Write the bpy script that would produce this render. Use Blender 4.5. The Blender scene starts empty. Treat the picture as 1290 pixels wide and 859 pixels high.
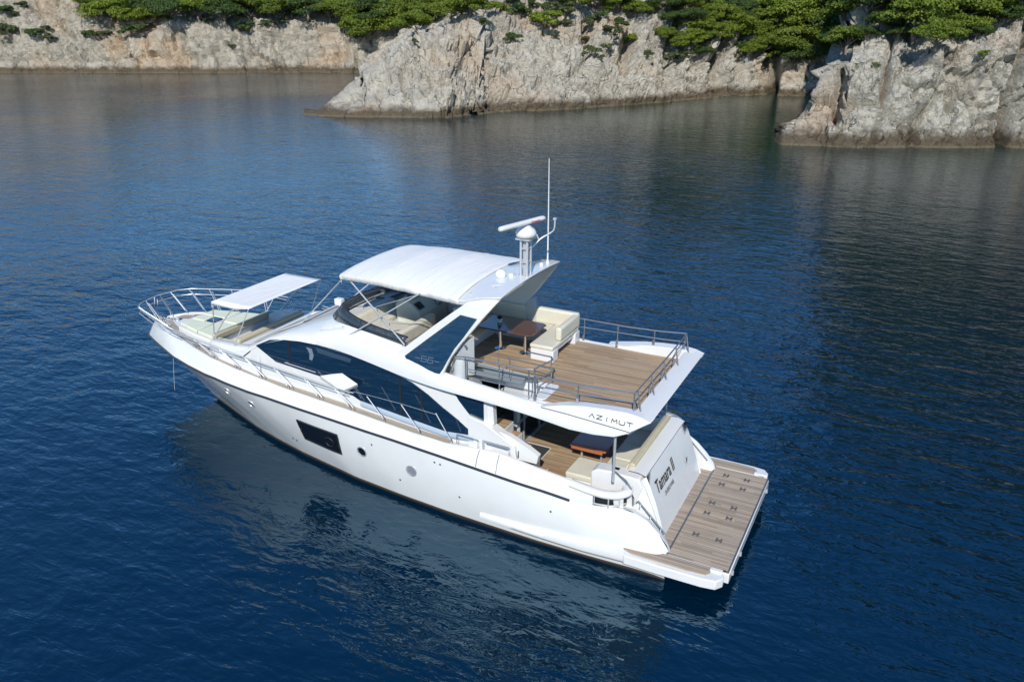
import bpy, bmesh, math, random
import numpy as np
from mathutils import Vector, Matrix, noise as mnoise
from mathutils.bvhtree import BVHTree

random.seed(7)
S = bpy.context.scene
COL = S.collection
RAD = math.radians

# ------------------------------------------------------------------ camera
CAMLOC = (-2.618, 18.18, 12.423)
YAW, PITCH, ROLL, FPX = RAD(-62.89), RAD(21.8), RAD(0.11), 1036.09
fw = Vector((math.cos(YAW)*math.cos(PITCH), math.sin(YAW)*math.cos(PITCH), -math.sin(PITCH)))
rt = Vector((math.sin(YAW), -math.cos(YAW), 0.0))
up = rt.cross(fw)
rt2 = rt*math.cos(ROLL)+up*math.sin(ROLL)
up2 = -rt*math.sin(ROLL)+up*math.cos(ROLL)
cam = bpy.data.cameras.new("camera")
co = bpy.data.objects.new("camera", cam)
COL.objects.link(co)
m = Matrix.Identity(4)
for i in range(3):
    m[i][0] = rt2[i]; m[i][1] = up2[i]; m[i][2] = -fw[i]; m[i][3] = CAMLOC[i]
co.matrix_world = m
cam.sensor_width = 36.0
cam.lens = FPX/1290.0*36.0
cam.clip_start = 0.1
cam.clip_end = 4000.0
S.camera = co

# ------------------------------------------------------------------ sky, sun, exposure
SUN_EL, SUN_AZ = RAD(37.5), RAD(-20.0)          # azimuth measured from +Y towards +X
w = bpy.data.worlds.new("World"); S.world = w; w.use_nodes = True
nt = w.node_tree
sky = nt.nodes.new("ShaderNodeTexSky")
sky.sky_type = 'NISHITA'; sky.sun_disc = False
sky.sun_elevation = SUN_EL; sky.sun_rotation = SUN_AZ
sky.air_density = 1.0; sky.dust_density = 0.0; sky.ozone_density = 3.5
hs = nt.nodes.new("ShaderNodeHueSaturation"); hs.inputs['Saturation'].default_value = 1.2      # sky colour strengthened so the water reflects a deeper blue
nt.links.new(sky.outputs[0], hs.inputs['Color']); nt.links.new(hs.outputs[0], nt.nodes['Background'].inputs[0])
nt.nodes['Background'].inputs[1].default_value = 0.15
sl = bpy.data.lights.new("sun", 'SUN'); sl.energy = 4.6; sl.angle = RAD(0.53); sl.color = (1.0, 0.95, 0.87)
so = bpy.data.objects.new("sun", sl); COL.objects.link(so)
sd = Vector((math.sin(SUN_AZ)*math.cos(SUN_EL), math.cos(SUN_AZ)*math.cos(SUN_EL), math.sin(SUN_EL)))
so.rotation_euler = sd.to_track_quat('Z', 'Y').to_euler()
so.location = (0, 30, 40)
S.view_settings.view_transform = 'Standard'
S.view_settings.look = 'None'
S.view_settings.exposure = 0.18
S.view_settings.gamma = 1.0
S.cycles.max_bounces = 7
S.cycles.diffuse_bounces = 3
S.cycles.glossy_bounces = 3
S.cycles.transmission_bounces = 4
S.cycles.transparent_max_bounces = 6
S.cycles.caustics_reflective = False
S.cycles.caustics_refractive = False

# ------------------------------------------------------------------ helpers
WL = {}
def wloc(o):
    return WL.get(o.name, Vector((0, 0, 0)))
def put(o, parent=None, origin=(0, 0, 0), label=None, cat=None, group=None, kind=None):
    COL.objects.link(o)
    WL[o.name] = Vector(origin)
    if parent:
        o.parent = parent
        o.location = Vector(origin)-wloc(parent)
    else:
        o.location = origin
    if label: o['label'] = label
    if cat: o['category'] = cat
    if group: o['group'] = group
    if kind: o['kind'] = kind
    return o
def thing(name, origin, label, cat, group=None):
    return put(bpy.data.objects.new(name, None), None, origin, label, cat, group)

class MB:
    def __init__(s): s.v = []; s.f = []; s.two = False
    def add(s, vs, fs):
        n = len(s.v); s.v += [tuple(p) for p in vs]; s.f += [tuple(i+n for i in f) for f in fs]; return s
    def box(s, x0, x1, y0, y1, z0, z1):
        return s.add([(x0,y0,z0),(x1,y0,z0),(x1,y1,z0),(x0,y1,z0),(x0,y0,z1),(x1,y0,z1),(x1,y1,z1),(x0,y1,z1)],
                     [(0,3,2,1),(4,5,6,7),(0,1,5,4),(1,2,6,5),(2,3,7,6),(3,0,4,7)])
    def hexa(s, b, t):       # bottom quad, top quad
        return s.add(list(b)+list(t), [(0,3,2,1),(4,5,6,7),(0,1,5,4),(1,2,6,5),(2,3,7,6),(3,0,4,7)])
    def prism(s, pts, vec):  # planar polygon extruded along vec
        n = len(pts); a = [Vector(p) for p in pts]; v = Vector(vec)
        return s.add(a+[p+v for p in a], [tuple(range(n))[::-1], tuple(range(n, 2*n))]+[(i, (i+1) % n, (i+1) % n+n, i+n) for i in range(n)])
    def xy(s, pts, z0, z1): return s.prism([(x, y, z0) for x, y in pts], (0, 0, z1-z0))
    def xz(s, pts, y0, y1): return s.prism([(x, y0, z) for x, z in pts], (0, y1-y0, 0))
    def loft(s, rows, closed=False, capa=False, capb=False):
        n = len(rows[0]); vs = [p for r in rows for p in r]; fs = []
        for i in range(len(rows)-1):
            for j in range(n if closed else n-1):
                k = (j+1) % n
                fs.append((i*n+j, i*n+k, (i+1)*n+k, (i+1)*n+j))
        if capa: fs.append(tuple(range(n))[::-1])
        if capb: fs.append(tuple(range((len(rows)-1)*n, len(rows)*n)))
        return s.add(vs, fs)
    def tube(s, pts, r, seg=8, r2=None, sq=None):
        P = [Vector(p) for p in pts]; rows = []
        up_ = Vector((0, 0, 1))
        for i, p in enumerate(P):
            d = ((P[i+1]-p) if i < len(P)-1 else Vector((0,0,0)))
            e = ((p-P[i-1]) if i > 0 else Vector((0,0,0)))
            t = (d.normalized()+e.normalized()).normalized()
            a = t.cross(up_ if abs(t.z) < 0.95 else Vector((1, 0, 0))).normalized(); b = a.cross(t).normalized()
            rr = r if r2 is None else r+(r2-r)*i/(len(P)-1)
            ra, rb = (rr, rr) if sq is None else (rr, rr*sq)
            rows.append([p+a*math.cos(2*math.pi*k/seg)*ra+b*math.sin(2*math.pi*k/seg)*rb for k in range(seg)])
        return s.loft(rows, True, True, True)
    def lathe(s, prof, c, seg=20, axis='z'):
        rows = []
        for r, h in prof:
            row = []
            for k in range(seg):
                a = 2*math.pi*k/seg; u, v = r*math.cos(a), r*math.sin(a)
                p = (u, v, h) if axis == 'z' else ((u, h, v) if axis == 'y' else (h, u, v))
                row.append((c[0]+p[0], c[1]+p[1], c[2]+p[2]))
            rows.append(row)
        return s.loft(rows, True, True, True)
    def mirror(s):           # a port and a starboard copy; one mesh only where they meet on the centreline
        if min(abs(v[1]) for v in s.v) > 1e-3: s.two = True; return s
        n = len(s.v); s.v += [(x, -y, z) for x, y, z in s.v[:n]]
        s.f += [tuple(i+n for i in f[::-1]) for f in list(s.f)]; return s
    def build(s, name, mat, parent=None, **k):
        r = s._build(name, mat, parent, **k)
        if getattr(s, 'two', False):
            s.v = [(x, -y, z) for x, y, z in s.v]; s.f = [f[::-1] for f in s.f]; s._build(name, mat, parent, **k)
        return r
    def _build(s, name, mat, parent=None, origin=(0, 0, 0), bevel=0, bseg=2, smooth=35, label=None, cat=None, group=None, kind=None, fix=True, subsurf=0, solid=0):
        me = bpy.data.meshes.new(name)
        o = Vector(origin)
        me.from_pydata([tuple(Vector(p)-o) for p in s.v], [], s.f); me.validate()
        if fix:
            bm = bmesh.new(); bm.from_mesh(me)
            bmesh.ops.remove_doubles(bm, verts=bm.verts, dist=1e-5)
            bmesh.ops.recalc_face_normals(bm, faces=bm.faces); bm.to_mesh(me); bm.free()
        me.materials.append(mat)
        if smooth:
            me.polygons.foreach_set("use_smooth", [True]*len(me.polygons))
            me.set_sharp_from_angle(angle=RAD(smooth))
        ob = bpy.data.objects.new(name, me)
        if solid:
            d = ob.modifiers.new("solid", 'SOLIDIFY'); d.thickness = solid; d.offset = 0
        if bevel:
            b = ob.modifiers.new("bevel", 'BEVEL'); b.width = bevel; b.segments = bseg; b.limit_method = 'ANGLE'; b.angle_limit = RAD(40); b.harden_normals = False
        if subsurf:
            d = ob.modifiers.new("sub", 'SUBSURF'); d.levels = subsurf; d.render_levels = subsurf
        return put(ob, parent, origin, label, cat, group, kind)

def ip(x, xs, ys): return float(np.interp(x, xs, ys))
def catmull(P, n=6):
    P = [Vector(p) for p in P]; out = []
    Q = [2*P[0]-P[1]]+P+[2*P[-1]-P[-2]]
    for i in range(1, len(Q)-2):
        for k in range(n):
            t = k/n; a, b, c_, d = Q[i-1], Q[i], Q[i+1], Q[i+2]
            out.append(0.5*((2*b)+(c_-a)*t+(2*a-5*b+4*c_-d)*t*t+(3*b-a-3*c_+d)*t**3))
    out.append(P[-1]); return out

# ------------------------------------------------------------------ materials
def mat(name, col, rough=0.5, metal=0.0, spec=0.5, coat=0.0, **k):
    m = bpy.data.materials.new(name); m.use_nodes = True
    b = m.node_tree.nodes['Principled BSDF']
    b.inputs['Base Color'].default_value = (*col, 1); b.inputs['Roughness'].default_value = rough
    b.inputs['Metallic'].default_value = metal; b.inputs['Specular IOR Level'].default_value = spec
    b.inputs['Coat Weight'].default_value = coat; b.inputs['Coat Roughness'].default_value = 0.05
    for kk, v in k.items(): b.inputs[kk].default_value = v
    return m
def N(m, t, **k):
    n = m.node_tree.nodes.new(t)
    for a, v in k.items(): setattr(n, a, v)
    return n
def L(m, a, b): m.node_tree.links.new(a, b)
def math_(m, op, a, b=None, c=None):
    n = N(m, 'ShaderNodeMath', operation=op)
    for i, v in enumerate((a, b, c)):
        if v is None: continue
        if isinstance(v, (int, float)): n.inputs[i].default_value = v
        else: L(m, v, n.inputs[i])
    return n.outputs[0]
def mixc(m, f, a, b, bt='MIX'):
    n = N(m, 'ShaderNodeMix', data_type='RGBA', blend_type=bt)
    for i, v in ((0, f), (6, a), (7, b)):
        if isinstance(v, (int, float)): n.inputs[i].default_value = v
        elif isinstance(v, tuple): n.inputs[i].default_value = (*v, 1)
        else: L(m, v, n.inputs[i])
    return n.outputs[2]
def noise_(m, scale, detail=4, rough=0.55, vec=None, dist=0.0):
    n = N(m, 'ShaderNodeTexNoise'); n.inputs['Scale'].default_value = scale
    n.inputs['Detail'].default_value = detail; n.inputs['Roughness'].default_value = rough; n.inputs['Distortion'].default_value = dist
    if vec is not None: L(m, vec, n.inputs['Vector'])
    return n.outputs[0]
def ramp(m, f, stops):
    r = N(m, 'ShaderNodeValToRGB'); e = r.color_ramp.elements
    while len(e) < len(stops): e.new(0.5)
    for el, (p, c) in zip(e, stops):
        el.position = p; el.color = (*c, 1) if isinstance(c, tuple) else (c, c, c, 1)
    L(m, f, r.inputs[0]); return r.outputs[0]
def bsdf(m): return m.node_tree.nodes['Principled BSDF']
def pos(m):
    return N(m, 'ShaderNodeNewGeometry').outputs['Position']
def bump(m, h, strength=0.3, dist=0.05, nrm=None):
    b = N(m, 'ShaderNodeBump'); b.inputs['Strength'].default_value = strength; b.inputs['Distance'].default_value = dist
    L(m, h, b.inputs['Height'])
    if nrm is not None: L(m, nrm, b.inputs['Normal'])
    return b.outputs[0]

def gelcoat(name, col=(0.80, 0.81, 0.81), rough=0.22):
    m = mat(name, col, rough, 0, 0.5, 0.35)
    n = noise_(m, 1.3, 4, 0.6, pos(m))
    c = mixc(m, ramp(m, n, [(0.35, 0.0), (0.7, 1.0)]), col, tuple(v*0.955 for v in col))
    L(m, c, bsdf(m).inputs['Base Color'])
    r = math_(m, 'MULTIPLY_ADD', noise_(m, 9, 3, 0.6, pos(m)), 0.16, rough-0.06)
    L(m, r, bsdf(m).inputs['Roughness'])
    return m
WHITE = gelcoat("gelcoat_white", (0.64, 0.645, 0.64))
HULLW = gelcoat("hull_white", (0.62, 0.63, 0.63), 0.12)
GREYW = gelcoat("gelcoat_grey", (0.55, 0.57, 0.58), 0.3)
NONSKID = mat("nonskid_white", (0.6, 0.61, 0.61), 0.75)
STEEL = mat("stainless", (0.55, 0.56, 0.57), 0.4, 0.5)
DSTEEL = mat("rail_steel", (0.34, 0.35, 0.37), 0.38, 0.9)
RUBR = mat("rub_strip", (0.03, 0.035, 0.045), 0.3, 0.3)
BRUSH = mat("brushed_steel", (0.62, 0.63, 0.64), 0.42, 0.7)
BLACK = mat("black_rubber", (0.012, 0.012, 0.014), 0.45)
BOOT = mat("boot_stripe", (0.05, 0.035, 0.02), 0.5)
NAVY = mat("antifoul", (0.01, 0.012, 0.02), 0.6)
CHROME = mat("chrome", (0.78, 0.78, 0.78), 0.06, 1.0)
GLASS = mat("tinted_glass", (0.004, 0.016, 0.035), 0.02, 0, 0.9, 0.6)
GLASS.node_tree.nodes['Principled BSDF'].inputs['IOR'].default_value = 1.75
DGLASS = mat("dark_door_glass", (0.006, 0.008, 0.012), 0.03, 0, 0.6, 0.3)
BLUEPANEL = mat("blue_glass", (0.006, 0.032, 0.075), 0.03, 0, 0.8, 0.5)
VINYL = mat("cream_vinyl", (0.56, 0.535, 0.44), 0.55)
VINYLD = mat("beige_vinyl", (0.42, 0.38, 0.27), 0.6)
PADG = mat("sunpad_fabric", (0.60, 0.63, 0.50), 0.8)
GREYCOVER = mat("grey_cover", (0.42, 0.44, 0.45), 0.8)
MATB = mat("door_mat", (0.03, 0.032, 0.035), 0.95)
MARK = mat("name_lettering", (0.02, 0.02, 0.025), 0.3, 0.4)
SILVERM = mat("silver_lettering", (0.22, 0.28, 0.36), 0.3, 0.3)
RED = mat("red_lettering", (0.6, 0.02, 0.03), 0.4)
for mm in (VINYL, VINYLD, PADG, GREYCOVER):
    c0 = tuple(bsdf(mm).inputs['Base Color'].default_value)[:3]
    n1 = noise_(mm, 3.0, 5, 0.6, pos(mm)); n2 = noise_(mm, 60, 2, 0.5, pos(mm))
    L(mm, mixc(mm, n1, tuple(v*0.88 for v in c0), tuple(min(1, v*1.08) for v in c0)), bsdf(mm).inputs['Base Color'])
    L(mm, bump(mm, math_(mm, 'ADD', n1, math_(mm, 'MULTIPLY', n2, 0.1)), 0.5, 0.03), bsdf(mm).inputs['Normal'])
def canvas_mat():
    m = mat("white_canvas", (0.69, 0.69, 0.68), 0.85)
    p = pos(m)
    mp = N(m, 'ShaderNodeMapping'); L(m, p, mp.inputs[0]); mp.inputs['Scale'].default_value = (3.6, 0.55, 1); mp.inputs['Rotation'].default_value = (0, 0, RAD(14))
    n = noise_(m, 1.6, 3, 0.5, mp.outputs[0], 0.8)
    L(m, bump(m, n, 0.38, 0.10), bsdf(m).inputs['Normal'])
    return m
CANVAS = canvas_mat()
def teak(name, c1, c2, along='x', plank=0.07):
    m = mat(name, c1, 0.65)
    sx = N(m, 'ShaderNodeSeparateXYZ'); L(m, pos(m), sx.inputs[0])
    a, b = (sx.outputs[1], sx.outputs[0]) if along == 'x' else (sx.outputs[0], sx.outputs[1])
    q = math_(m, 'DIVIDE', a, plank)
    fl = math_(m, 'FLOOR', q); fr = math_(m, 'FRACT', q)
    seg = math_(m, 'FLOOR', math_(m, 'DIVIDE', math_(m, 'ADD', b, math_(m, 'MULTIPLY', fl, 0.77)), 1.9))
    cb = N(m, 'ShaderNodeCombineXYZ'); L(m, fl, cb.inputs[0]); L(m, seg, cb.inputs[1])
    wn = N(m, 'ShaderNodeTexWhiteNoise', noise_dimensions='3D'); L(m, cb.outputs[0], wn.inputs[0])
    mp = N(m, 'ShaderNodeMapping'); L(m, pos(m), mp.inputs[0]); mp.inputs['Scale'].default_value = (1.2, 22, 1) if along == 'x' else (22, 1.2, 1)
    g = noise_(m, 2.0, 5, 0.65, mp.outputs[0])
    f = math_(m, 'ADD', math_(m, 'MULTIPLY', wn.outputs[0], 0.55), math_(m, 'MULTIPLY', g, 0.7))
    c = mixc(m, f, c1, c2)
    big = noise_(m, 0.9, 4, 0.6, pos(m))
    c = mixc(m, math_(m, 'MULTIPLY', ramp(m, big, [(0.45, 0.0), (0.7, 1.0)]), 0.22), c, (0.36, 0.33, 0.29))
    caulk = math_(m, 'LESS_THAN', fr, 0.13)
    c = mixc(m, math_(m, 'MULTIPLY', caulk, 0.8), c, (0.05, 0.045, 0.04))
    L(m, c, bsdf(m).inputs['Base Color'])
    return m
TEAKW = teak("teak_warm", (0.15, 0.088, 0.045), (0.48, 0.34, 0.20))
TEAKG = teak("teak_grey", (0.15, 0.11, 0.08), (0.46, 0.37, 0.28))
TEAKS = teak("teak_side", (0.24, 0.20, 0.155), (0.44, 0.38, 0.30))
def wood(name, c1, c2, rough=0.15, coat=0.6):
    m = mat(name, c1, rough, 0, 0.5, coat)
    mp = N(m, 'ShaderNodeMapping'); L(m, pos(m), mp.inputs[0]); mp.inputs['Scale'].default_value = (1.0, 9, 9)
    L(m, mixc(m, noise_(m, 2.5, 5, 0.6, mp.outputs[0]), c1, c2), bsdf(m).inputs['Base Color']); return m
MAHOG = wood("dark_wood", (0.055, 0.025, 0.018), (0.13, 0.06, 0.042), 0.22, 0.4)
ORANGEW = wood("orange_wood", (0.27, 0.075, 0.025), (0.42, 0.15, 0.055))
# ================================================================== noise helpers (numpy)
def _h(ix, iy, iz, s):
    n = (ix*374761393+iy*668265263+iz*2147483647+s*1274126177) & 0xffffffff
    n = ((n ^ (n >> 13))*1274126177) & 0xffffffff
    n = ((n ^ (n >> 16))*2246822519) & 0xffffffff
    return ((n ^ (n >> 15)) & 0xffffff)/float(0xffffff)
def vnoise(p, s=0):
    i = np.floor(p).astype(np.int64); f = p-i; f = f*f*f*(f*(f*6-15)+10)
    r = 0
    for dx in (0, 1):
        wx_ = f[..., 0] if dx else 1-f[..., 0]
        for dy in (0, 1):
            wy_ = f[..., 1] if dy else 1-f[..., 1]
            for dz in (0, 1):
                wz_ = f[..., 2] if dz else 1-f[..., 2]
                r = r+_h(i[..., 0]+dx, i[..., 1]+dy, i[..., 2]+dz, s)*wx_*wy_*wz_
    return r*2-1
def fbm(p, o=5, s=0, gain=0.5, ridge=False):
    a, t, r = 1.0, 0.0, 0
    for k in range(o):
        v = vnoise(p*(2.03**k)+17.3*k, s+k)
        if ridge: v = 1-2*np.abs(v)
        r = r+a*v; t += a; a *= gain
    return r/t
def voro(p, s=0):
    i = np.floor(p).astype(np.int64); f1 = np.full(p.shape[:-1], 9.0); f2 = f1.copy(); idv = f1*0
    for dx in (-1, 0, 1):
        for dy in (-1, 0, 1):
            for dz in (-1, 0, 1):
                c = i+np.array([dx, dy, dz]); q = np.stack([c[..., k]+_h(c[..., 0], c[..., 1], c[..., 2], s+7*k+1) for k in range(3)], -1)
                d = np.linalg.norm(p-q, axis=-1); nid = _h(c[..., 0], c[..., 1], c[..., 2], s+99)
                m_ = d < f1; f2 = np.where(m_, f1, np.minimum(f2, d)); idv = np.where(m_, nid, idv); f1 = np.where(m_, d, f1)
    return f1, f2, idv

# ------------------------------------------------------------------ rock
def rock_mat(name, ca, cb, cc, orange, band=1.25, strat=0.0, veg=15.5):
    m = mat(name, ca, 0.9, 0, 0.2); P_ = pos(m)
    n1 = noise_(m, 0.22, 6, 0.6, P_, 0.6); n2 = noise_(m, 1.4, 6, 0.65, P_, 0.4); n3 = noise_(m, 0.10, 4, 0.5, P_)
    c = mixc(m, ramp(m, n1, [(0.35, 0.0), (0.65, 1.0)]), ca, cb)
    c = mixc(m, ramp(m, n2, [(0.42, 0.0), (0.72, 1.0)]), c, cc)
    c = mixc(m, math_(m, 'MULTIPLY', ramp(m, n3, [(0.50, 0.0), (0.66, 1.0)]), 0.8), c, orange)
    # dark lichen streaks and cracks in the stone
    mp = N(m, 'ShaderNodeMapping'); L(m, P_, mp.inputs[0]); mp.inputs['Scale'].default_value = (0.55, 1.0, 1.5) if strat == 0 else (1.0, 1.0, 2.2)
    mp.inputs['Rotation'].default_value = (RAD(9), RAD(8), 0) if strat else (RAD(20), RAD(-38), RAD(30))
    w1 = noise_(m, 0.9, 8, 0.7, mp.outputs[0], 1.2)
    c = mixc(m, math_(m, 'MULTIPLY', ramp(m, w1, [(0.30, 1.0), (0.45, 0.0)]), 0.5), c, (0.14, 0.135, 0.12))
    vn = N(m, 'ShaderNodeTexVoronoi', feature='DISTANCE_TO_EDGE'); vn.inputs['Scale'].default_value = 0.26
    va = N(m, 'ShaderNodeVectorMath', operation='ADD'); wv = N(m, 'ShaderNodeTexNoise'); wv.inputs['Scale'].default_value = 0.8; wv.inputs['Detail'].default_value = 4
    L(m, P_, wv.inputs['Vector']); sc1 = N(m, 'ShaderNodeVectorMath', operation='SCALE'); L(m, wv.outputs['Color'], sc1.inputs[0]); sc1.inputs['Scale'].default_value = 2.2
    L(m, P_, va.inputs[0]); L(m, sc1.outputs[0], va.inputs[1]); L(m, va.outputs[0], vn.inputs['Vector'])
    crack = ramp(m, vn.outputs['Distance'], [(0.0, 1.0), (0.018, 0.0)])
    crack = math_(m, 'MULTIPLY', crack, ramp(m, noise_(m, 0.35, 3, 0.5, P_), [(0.45, 0.0), (0.6, 1.0)]))
    c = mixc(m, math_(m, 'MULTIPLY', crack, 0.6), c, (0.06, 0.055, 0.045))
    # brown tidal band just above the water
    sx = N(m, 'ShaderNodeSeparateXYZ'); L(m, P_, sx.inputs[0])
    zz = math_(m, 'ADD', sx.outputs[2], math_(m, 'MULTIPLY', math_(m, 'SUBTRACT', noise_(m, 0.5, 5, 0.65, P_), 0.5), 2.2))
    bm_ = ramp(m, math_(m, 'DIVIDE', zz, band*2.0), [(0.30, 1.0), (0.66, 0.0)])
    c = mixc(m, math_(m, 'MULTIPLY', bm_, 0.93), c, mixc(m, n2, (0.055, 0.042, 0.026), (0.17, 0.125, 0.075)))
    sp = ramp(m, math_(m, 'DIVIDE', sx.outputs[2], 0.5), [(0.18, 1.0), (0.5, 0.0)])
    c = mixc(m, math_(m, 'MULTIPLY', sp, 0.35), c, (0.26, 0.21, 0.12))
    # undergrowth covers the ground above the bare cliffs
    zv = math_(m, 'ADD', sx.outputs[2], math_(m, 'MULTIPLY', math_(m, 'SUBTRACT', noise_(m, 0.16, 4, 0.6, P_), 0.5), 5.0))
    gm = ramp(m, math_(m, 'DIVIDE', zv, 30.0), [(veg/30.0, 0.0), (veg/30.0+0.06, 1.0)])
    c = mixc(m, gm, c, mixc(m, n2, (0.022, 0.036, 0.012), (0.05, 0.06, 0.025)))
    L(m, c, bsdf(m).inputs['Base Color'])
    hgt = math_(m, 'ADD', math_(m, 'MULTIPLY', n2, 1.0), math_(m, 'ADD', math_(m, 'MULTIPLY', w1, 0.5), math_(m, 'MULTIPLY', crack, -0.35)))
    hgt = math_(m, 'ADD', hgt, math_(m, 'MULTIPLY', noise_(m, 4.5, 4, 0.7, P_), 0.45))
    L(m, bump(m, hgt, 1.0, 0.75), bsdf(m).inputs['Normal'])
    return m
ROCKA = rock_mat("rock_far", (0.45, 0.40, 0.315), (0.53, 0.485, 0.395), (0.36, 0.335, 0.285), (0.53, 0.385, 0.25), 1.2, 1.0, 24.0)
ROCKB = rock_mat("rock_grey", (0.51, 0.465, 0.385), (0.60, 0.56, 0.465), (0.42, 0.395, 0.335), (0.53, 0.41, 0.29), 1.15)
ROCKC = rock_mat("rock_near", (0.51, 0.475, 0.395), (0.61, 0.575, 0.48), (0.40, 0.385, 0.34), (0.54, 0.43, 0.32), 1.35, 0.0, 12.5)

CX, CY, CZ = CAMLOC
def az_dir(px):                      # horizontal bearing through the shore at a column
    u = (px-645.0)/(FPX*math.cos(PITCH)+0)   # level-plane approximation refined below
    d = fw*FPX+rt*(px-645.0); d = Vector((d.x, d.y, 0)).normalized(); return d
def shore_r(px, py):
    d = (fw*FPX+rt2*(px-645.0)-up2*(py-429.5)); t = -CZ/d.z; return math.hypot(d.x*t, d.y*t)
def pix(x, y, z):
    v = Vector((x-CX, y-CY, z-CZ)); dd = v.dot(fw); return 645+FPX*v.dot(rt2)/dd, 429.5-FPX*v.dot(up2)/dd
def bearing(px, py):
    d = (fw*FPX+rt2*(px-645.0)-up2*(py-429.5)); return Vector((d.x, d.y, 0)).normalized()

class Headland:
    """a stretch of coast: bearing columns, each with a shore distance and a height profile going inland"""
    def __init__(s, pxs, shore, prof, amp, nsc, seed, strat=0.0, blk=1.0, facez=17.0, dents=()):
        s.facez = facez; s.dents = dents
        s.pxs = np.array(pxs, float); s.amp = amp; s.nsc = nsc; s.seed = seed; s.strat = strat; s.blk = blk
        s.sh = shore; s.prof = prof
        cols = []
        for px in s.pxs:
            py = ip(px, *shore); r0 = shore_r(px, py); b = bearing(px, py)
            pr = prof(px, r0)            # list of (dr, z)
            cols.append((r0, b, pr))
        s.cols = cols
    def grid(s, drs_n):
        V_, Nn = [], len(s.cols)
        out = np.zeros((Nn, drs_n, 3)); inl = np.zeros((Nn, drs_n))
        for i, (r0, b, pr) in enumerate(s.cols):
            P_ = np.array(pr, float); seg = np.hypot(np.diff(P_[:, 0])*0.55, np.diff(P_[:, 1])); seg = seg*np.where(P_[1:, 1] <= s.facez, 1.0, 0.13); cum = np.concatenate([[0], np.cumsum(seg)])
            t = np.linspace(0, 1, drs_n)**1.0; q = t*cum[-1]
            dr = np.interp(q, cum, P_[:, 0]); z = np.interp(q, cum, P_[:, 1])
            out[i, :, 0] = CX+b.x*(r0+dr); out[i, :, 1] = CY+b.y*(r0+dr); out[i, :, 2] = z; inl[i] = dr
        return out, inl
    def build(s, n, name, m):
        G, inl = s.grid(n)
        for _ in range(2): G[1:-1, 1:-1] = (G[1:-1, 1:-1]*2+G[:-2, 1:-1]+G[2:, 1:-1]+G[1:-1, :-2]+G[1:-1, 2:])/6
        dx = np.gradient(G, axis=0); dt = np.gradient(G, axis=1); Nv = np.cross(dx, dt); Nv /= np.linalg.norm(Nv, axis=-1, keepdims=True)+1e-9
        tocam = np.array([CX, CY, CZ+20])-G
        sgn = np.sign((Nv*tocam).sum(-1, keepdims=True)); Nv = Nv*np.where(sgn == 0, 1, sgn)
        P_ = G*s.nsc; Pq = P_.copy()
        if s.strat: Pq[..., 2] = Pq[..., 2]*3.0+Pq[..., 0]*0.35
        big = fbm(P_*0.10, 3, s.seed)*2.4
        mid_ = fbm(Pq*0.33, 5, s.seed+5, 0.55, True)*1.15
        f1, f2, idv = voro(P_*0.30+fbm(P_*0.4, 2, s.seed+9)[..., None]*0.5, s.seed)
        blk = (idv-0.5)*1.7*s.blk-np.clip(0.14-(f2-f1), 0, 0.14)*10.0*s.blk
        g1, g2, id2 = voro(Pq*0.85, s.seed+31)
        blk2 = (id2-0.5)*0.62-np.clip(0.12-(g2-g1), 0, 0.12)*5.0
        wide = fbm(P_*0.045+3.1, 3, s.seed+77, 0.5, True)*2.6
        h1, h2, id3 = voro(P_*np.array([0.13, 0.13, 0.10])+fbm(P_*0.16, 2, s.seed+3)[..., None]*0.55, s.seed+61)
        blk3 = (id3-0.5)*3.4-np.clip(0.12-(h2-h1), 0, 0.12)*15.0
        D = (big+wide+mid_+blk*0.8+blk2+blk3*s.blk)*s.amp
        topz = G[..., 2].max(axis=1)[:, None]; D = (D-D.mean())*np.clip(topz/10.0, 0.3, 1.0)*(1-0.55*np.clip((np.abs(Nv[..., 2])-0.75)/0.2, 0, 1))
        for (dp, dz0, dw, dh, dd_) in s.dents:
            D = D-dd_/max(0.3, s.amp)*np.exp(-((s.pxs[:, None]-dp)/dw)**2-((G[..., 2]-dz0)/dh)**2)
        low = np.clip((G[..., 2]+0.3)/1.6, 0.12, 1.0)
        if s.strat:
            ph = (G[..., 2]+G[..., 0]*0.12+fbm(P_*0.15, 2, s.seed)*2)*1.1; D += (np.abs((ph % 1.0)-0.5)-0.25)*1.3
        G = G+Nv*(D*low)[..., None]
        G[:, 0, 2] = -1.0; G[:, 1, 2] = np.minimum(G[:, 1, 2], -0.15)
        s.G = G; s.N = Nv
        vs = G.reshape(-1, 3); nn = G.shape[1]; a = (np.arange(G.shape[0]-1)[:, None]*nn+np.arange(nn-1)[None, :]).ravel()
        fs = np.stack([a, a+nn, a+nn+1, a+1], 1)
        me = bpy.data.meshes.new(name); me.from_pydata(vs.tolist(), [], fs.tolist()); me.materials.append(m)
        me.polygons.foreach_set("use_smooth", [True]*len(me.polygons)); me.set_sharp_from_angle(angle=RAD(38))
        o = bpy.data.objects.new(name, me); put(o, kind='structure')
        # screen position of every grid vertex, used once to choose where on the ground a plant is rooted
        v = G-np.array([CX, CY, CZ]); dd = v@np.array(fw)
        s.sx = 645+FPX*(v@np.array(rt2))/dd; s.sy = 429.5-FPX*(v@np.array(up2))/dd
        return o
    def ground(s, px, py):
        """the grid point that lies nearest to a sight line: returns (point, distance to camera)"""
        d = (s.sx-px)**2+(s.sy-py)**2
        rng = np.linalg.norm(s.G-np.array([CX, CY, CZ]), axis=-1)
        k = d < 5.0
        if not k.any(): k = d <= d.min()+1
        idx = np.argmin(np.where(k, rng, 1e9)); i, j = np.unravel_index(idx, d.shape)
        return Vector(s.G[i, j]), float(rng[i, j])

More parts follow.
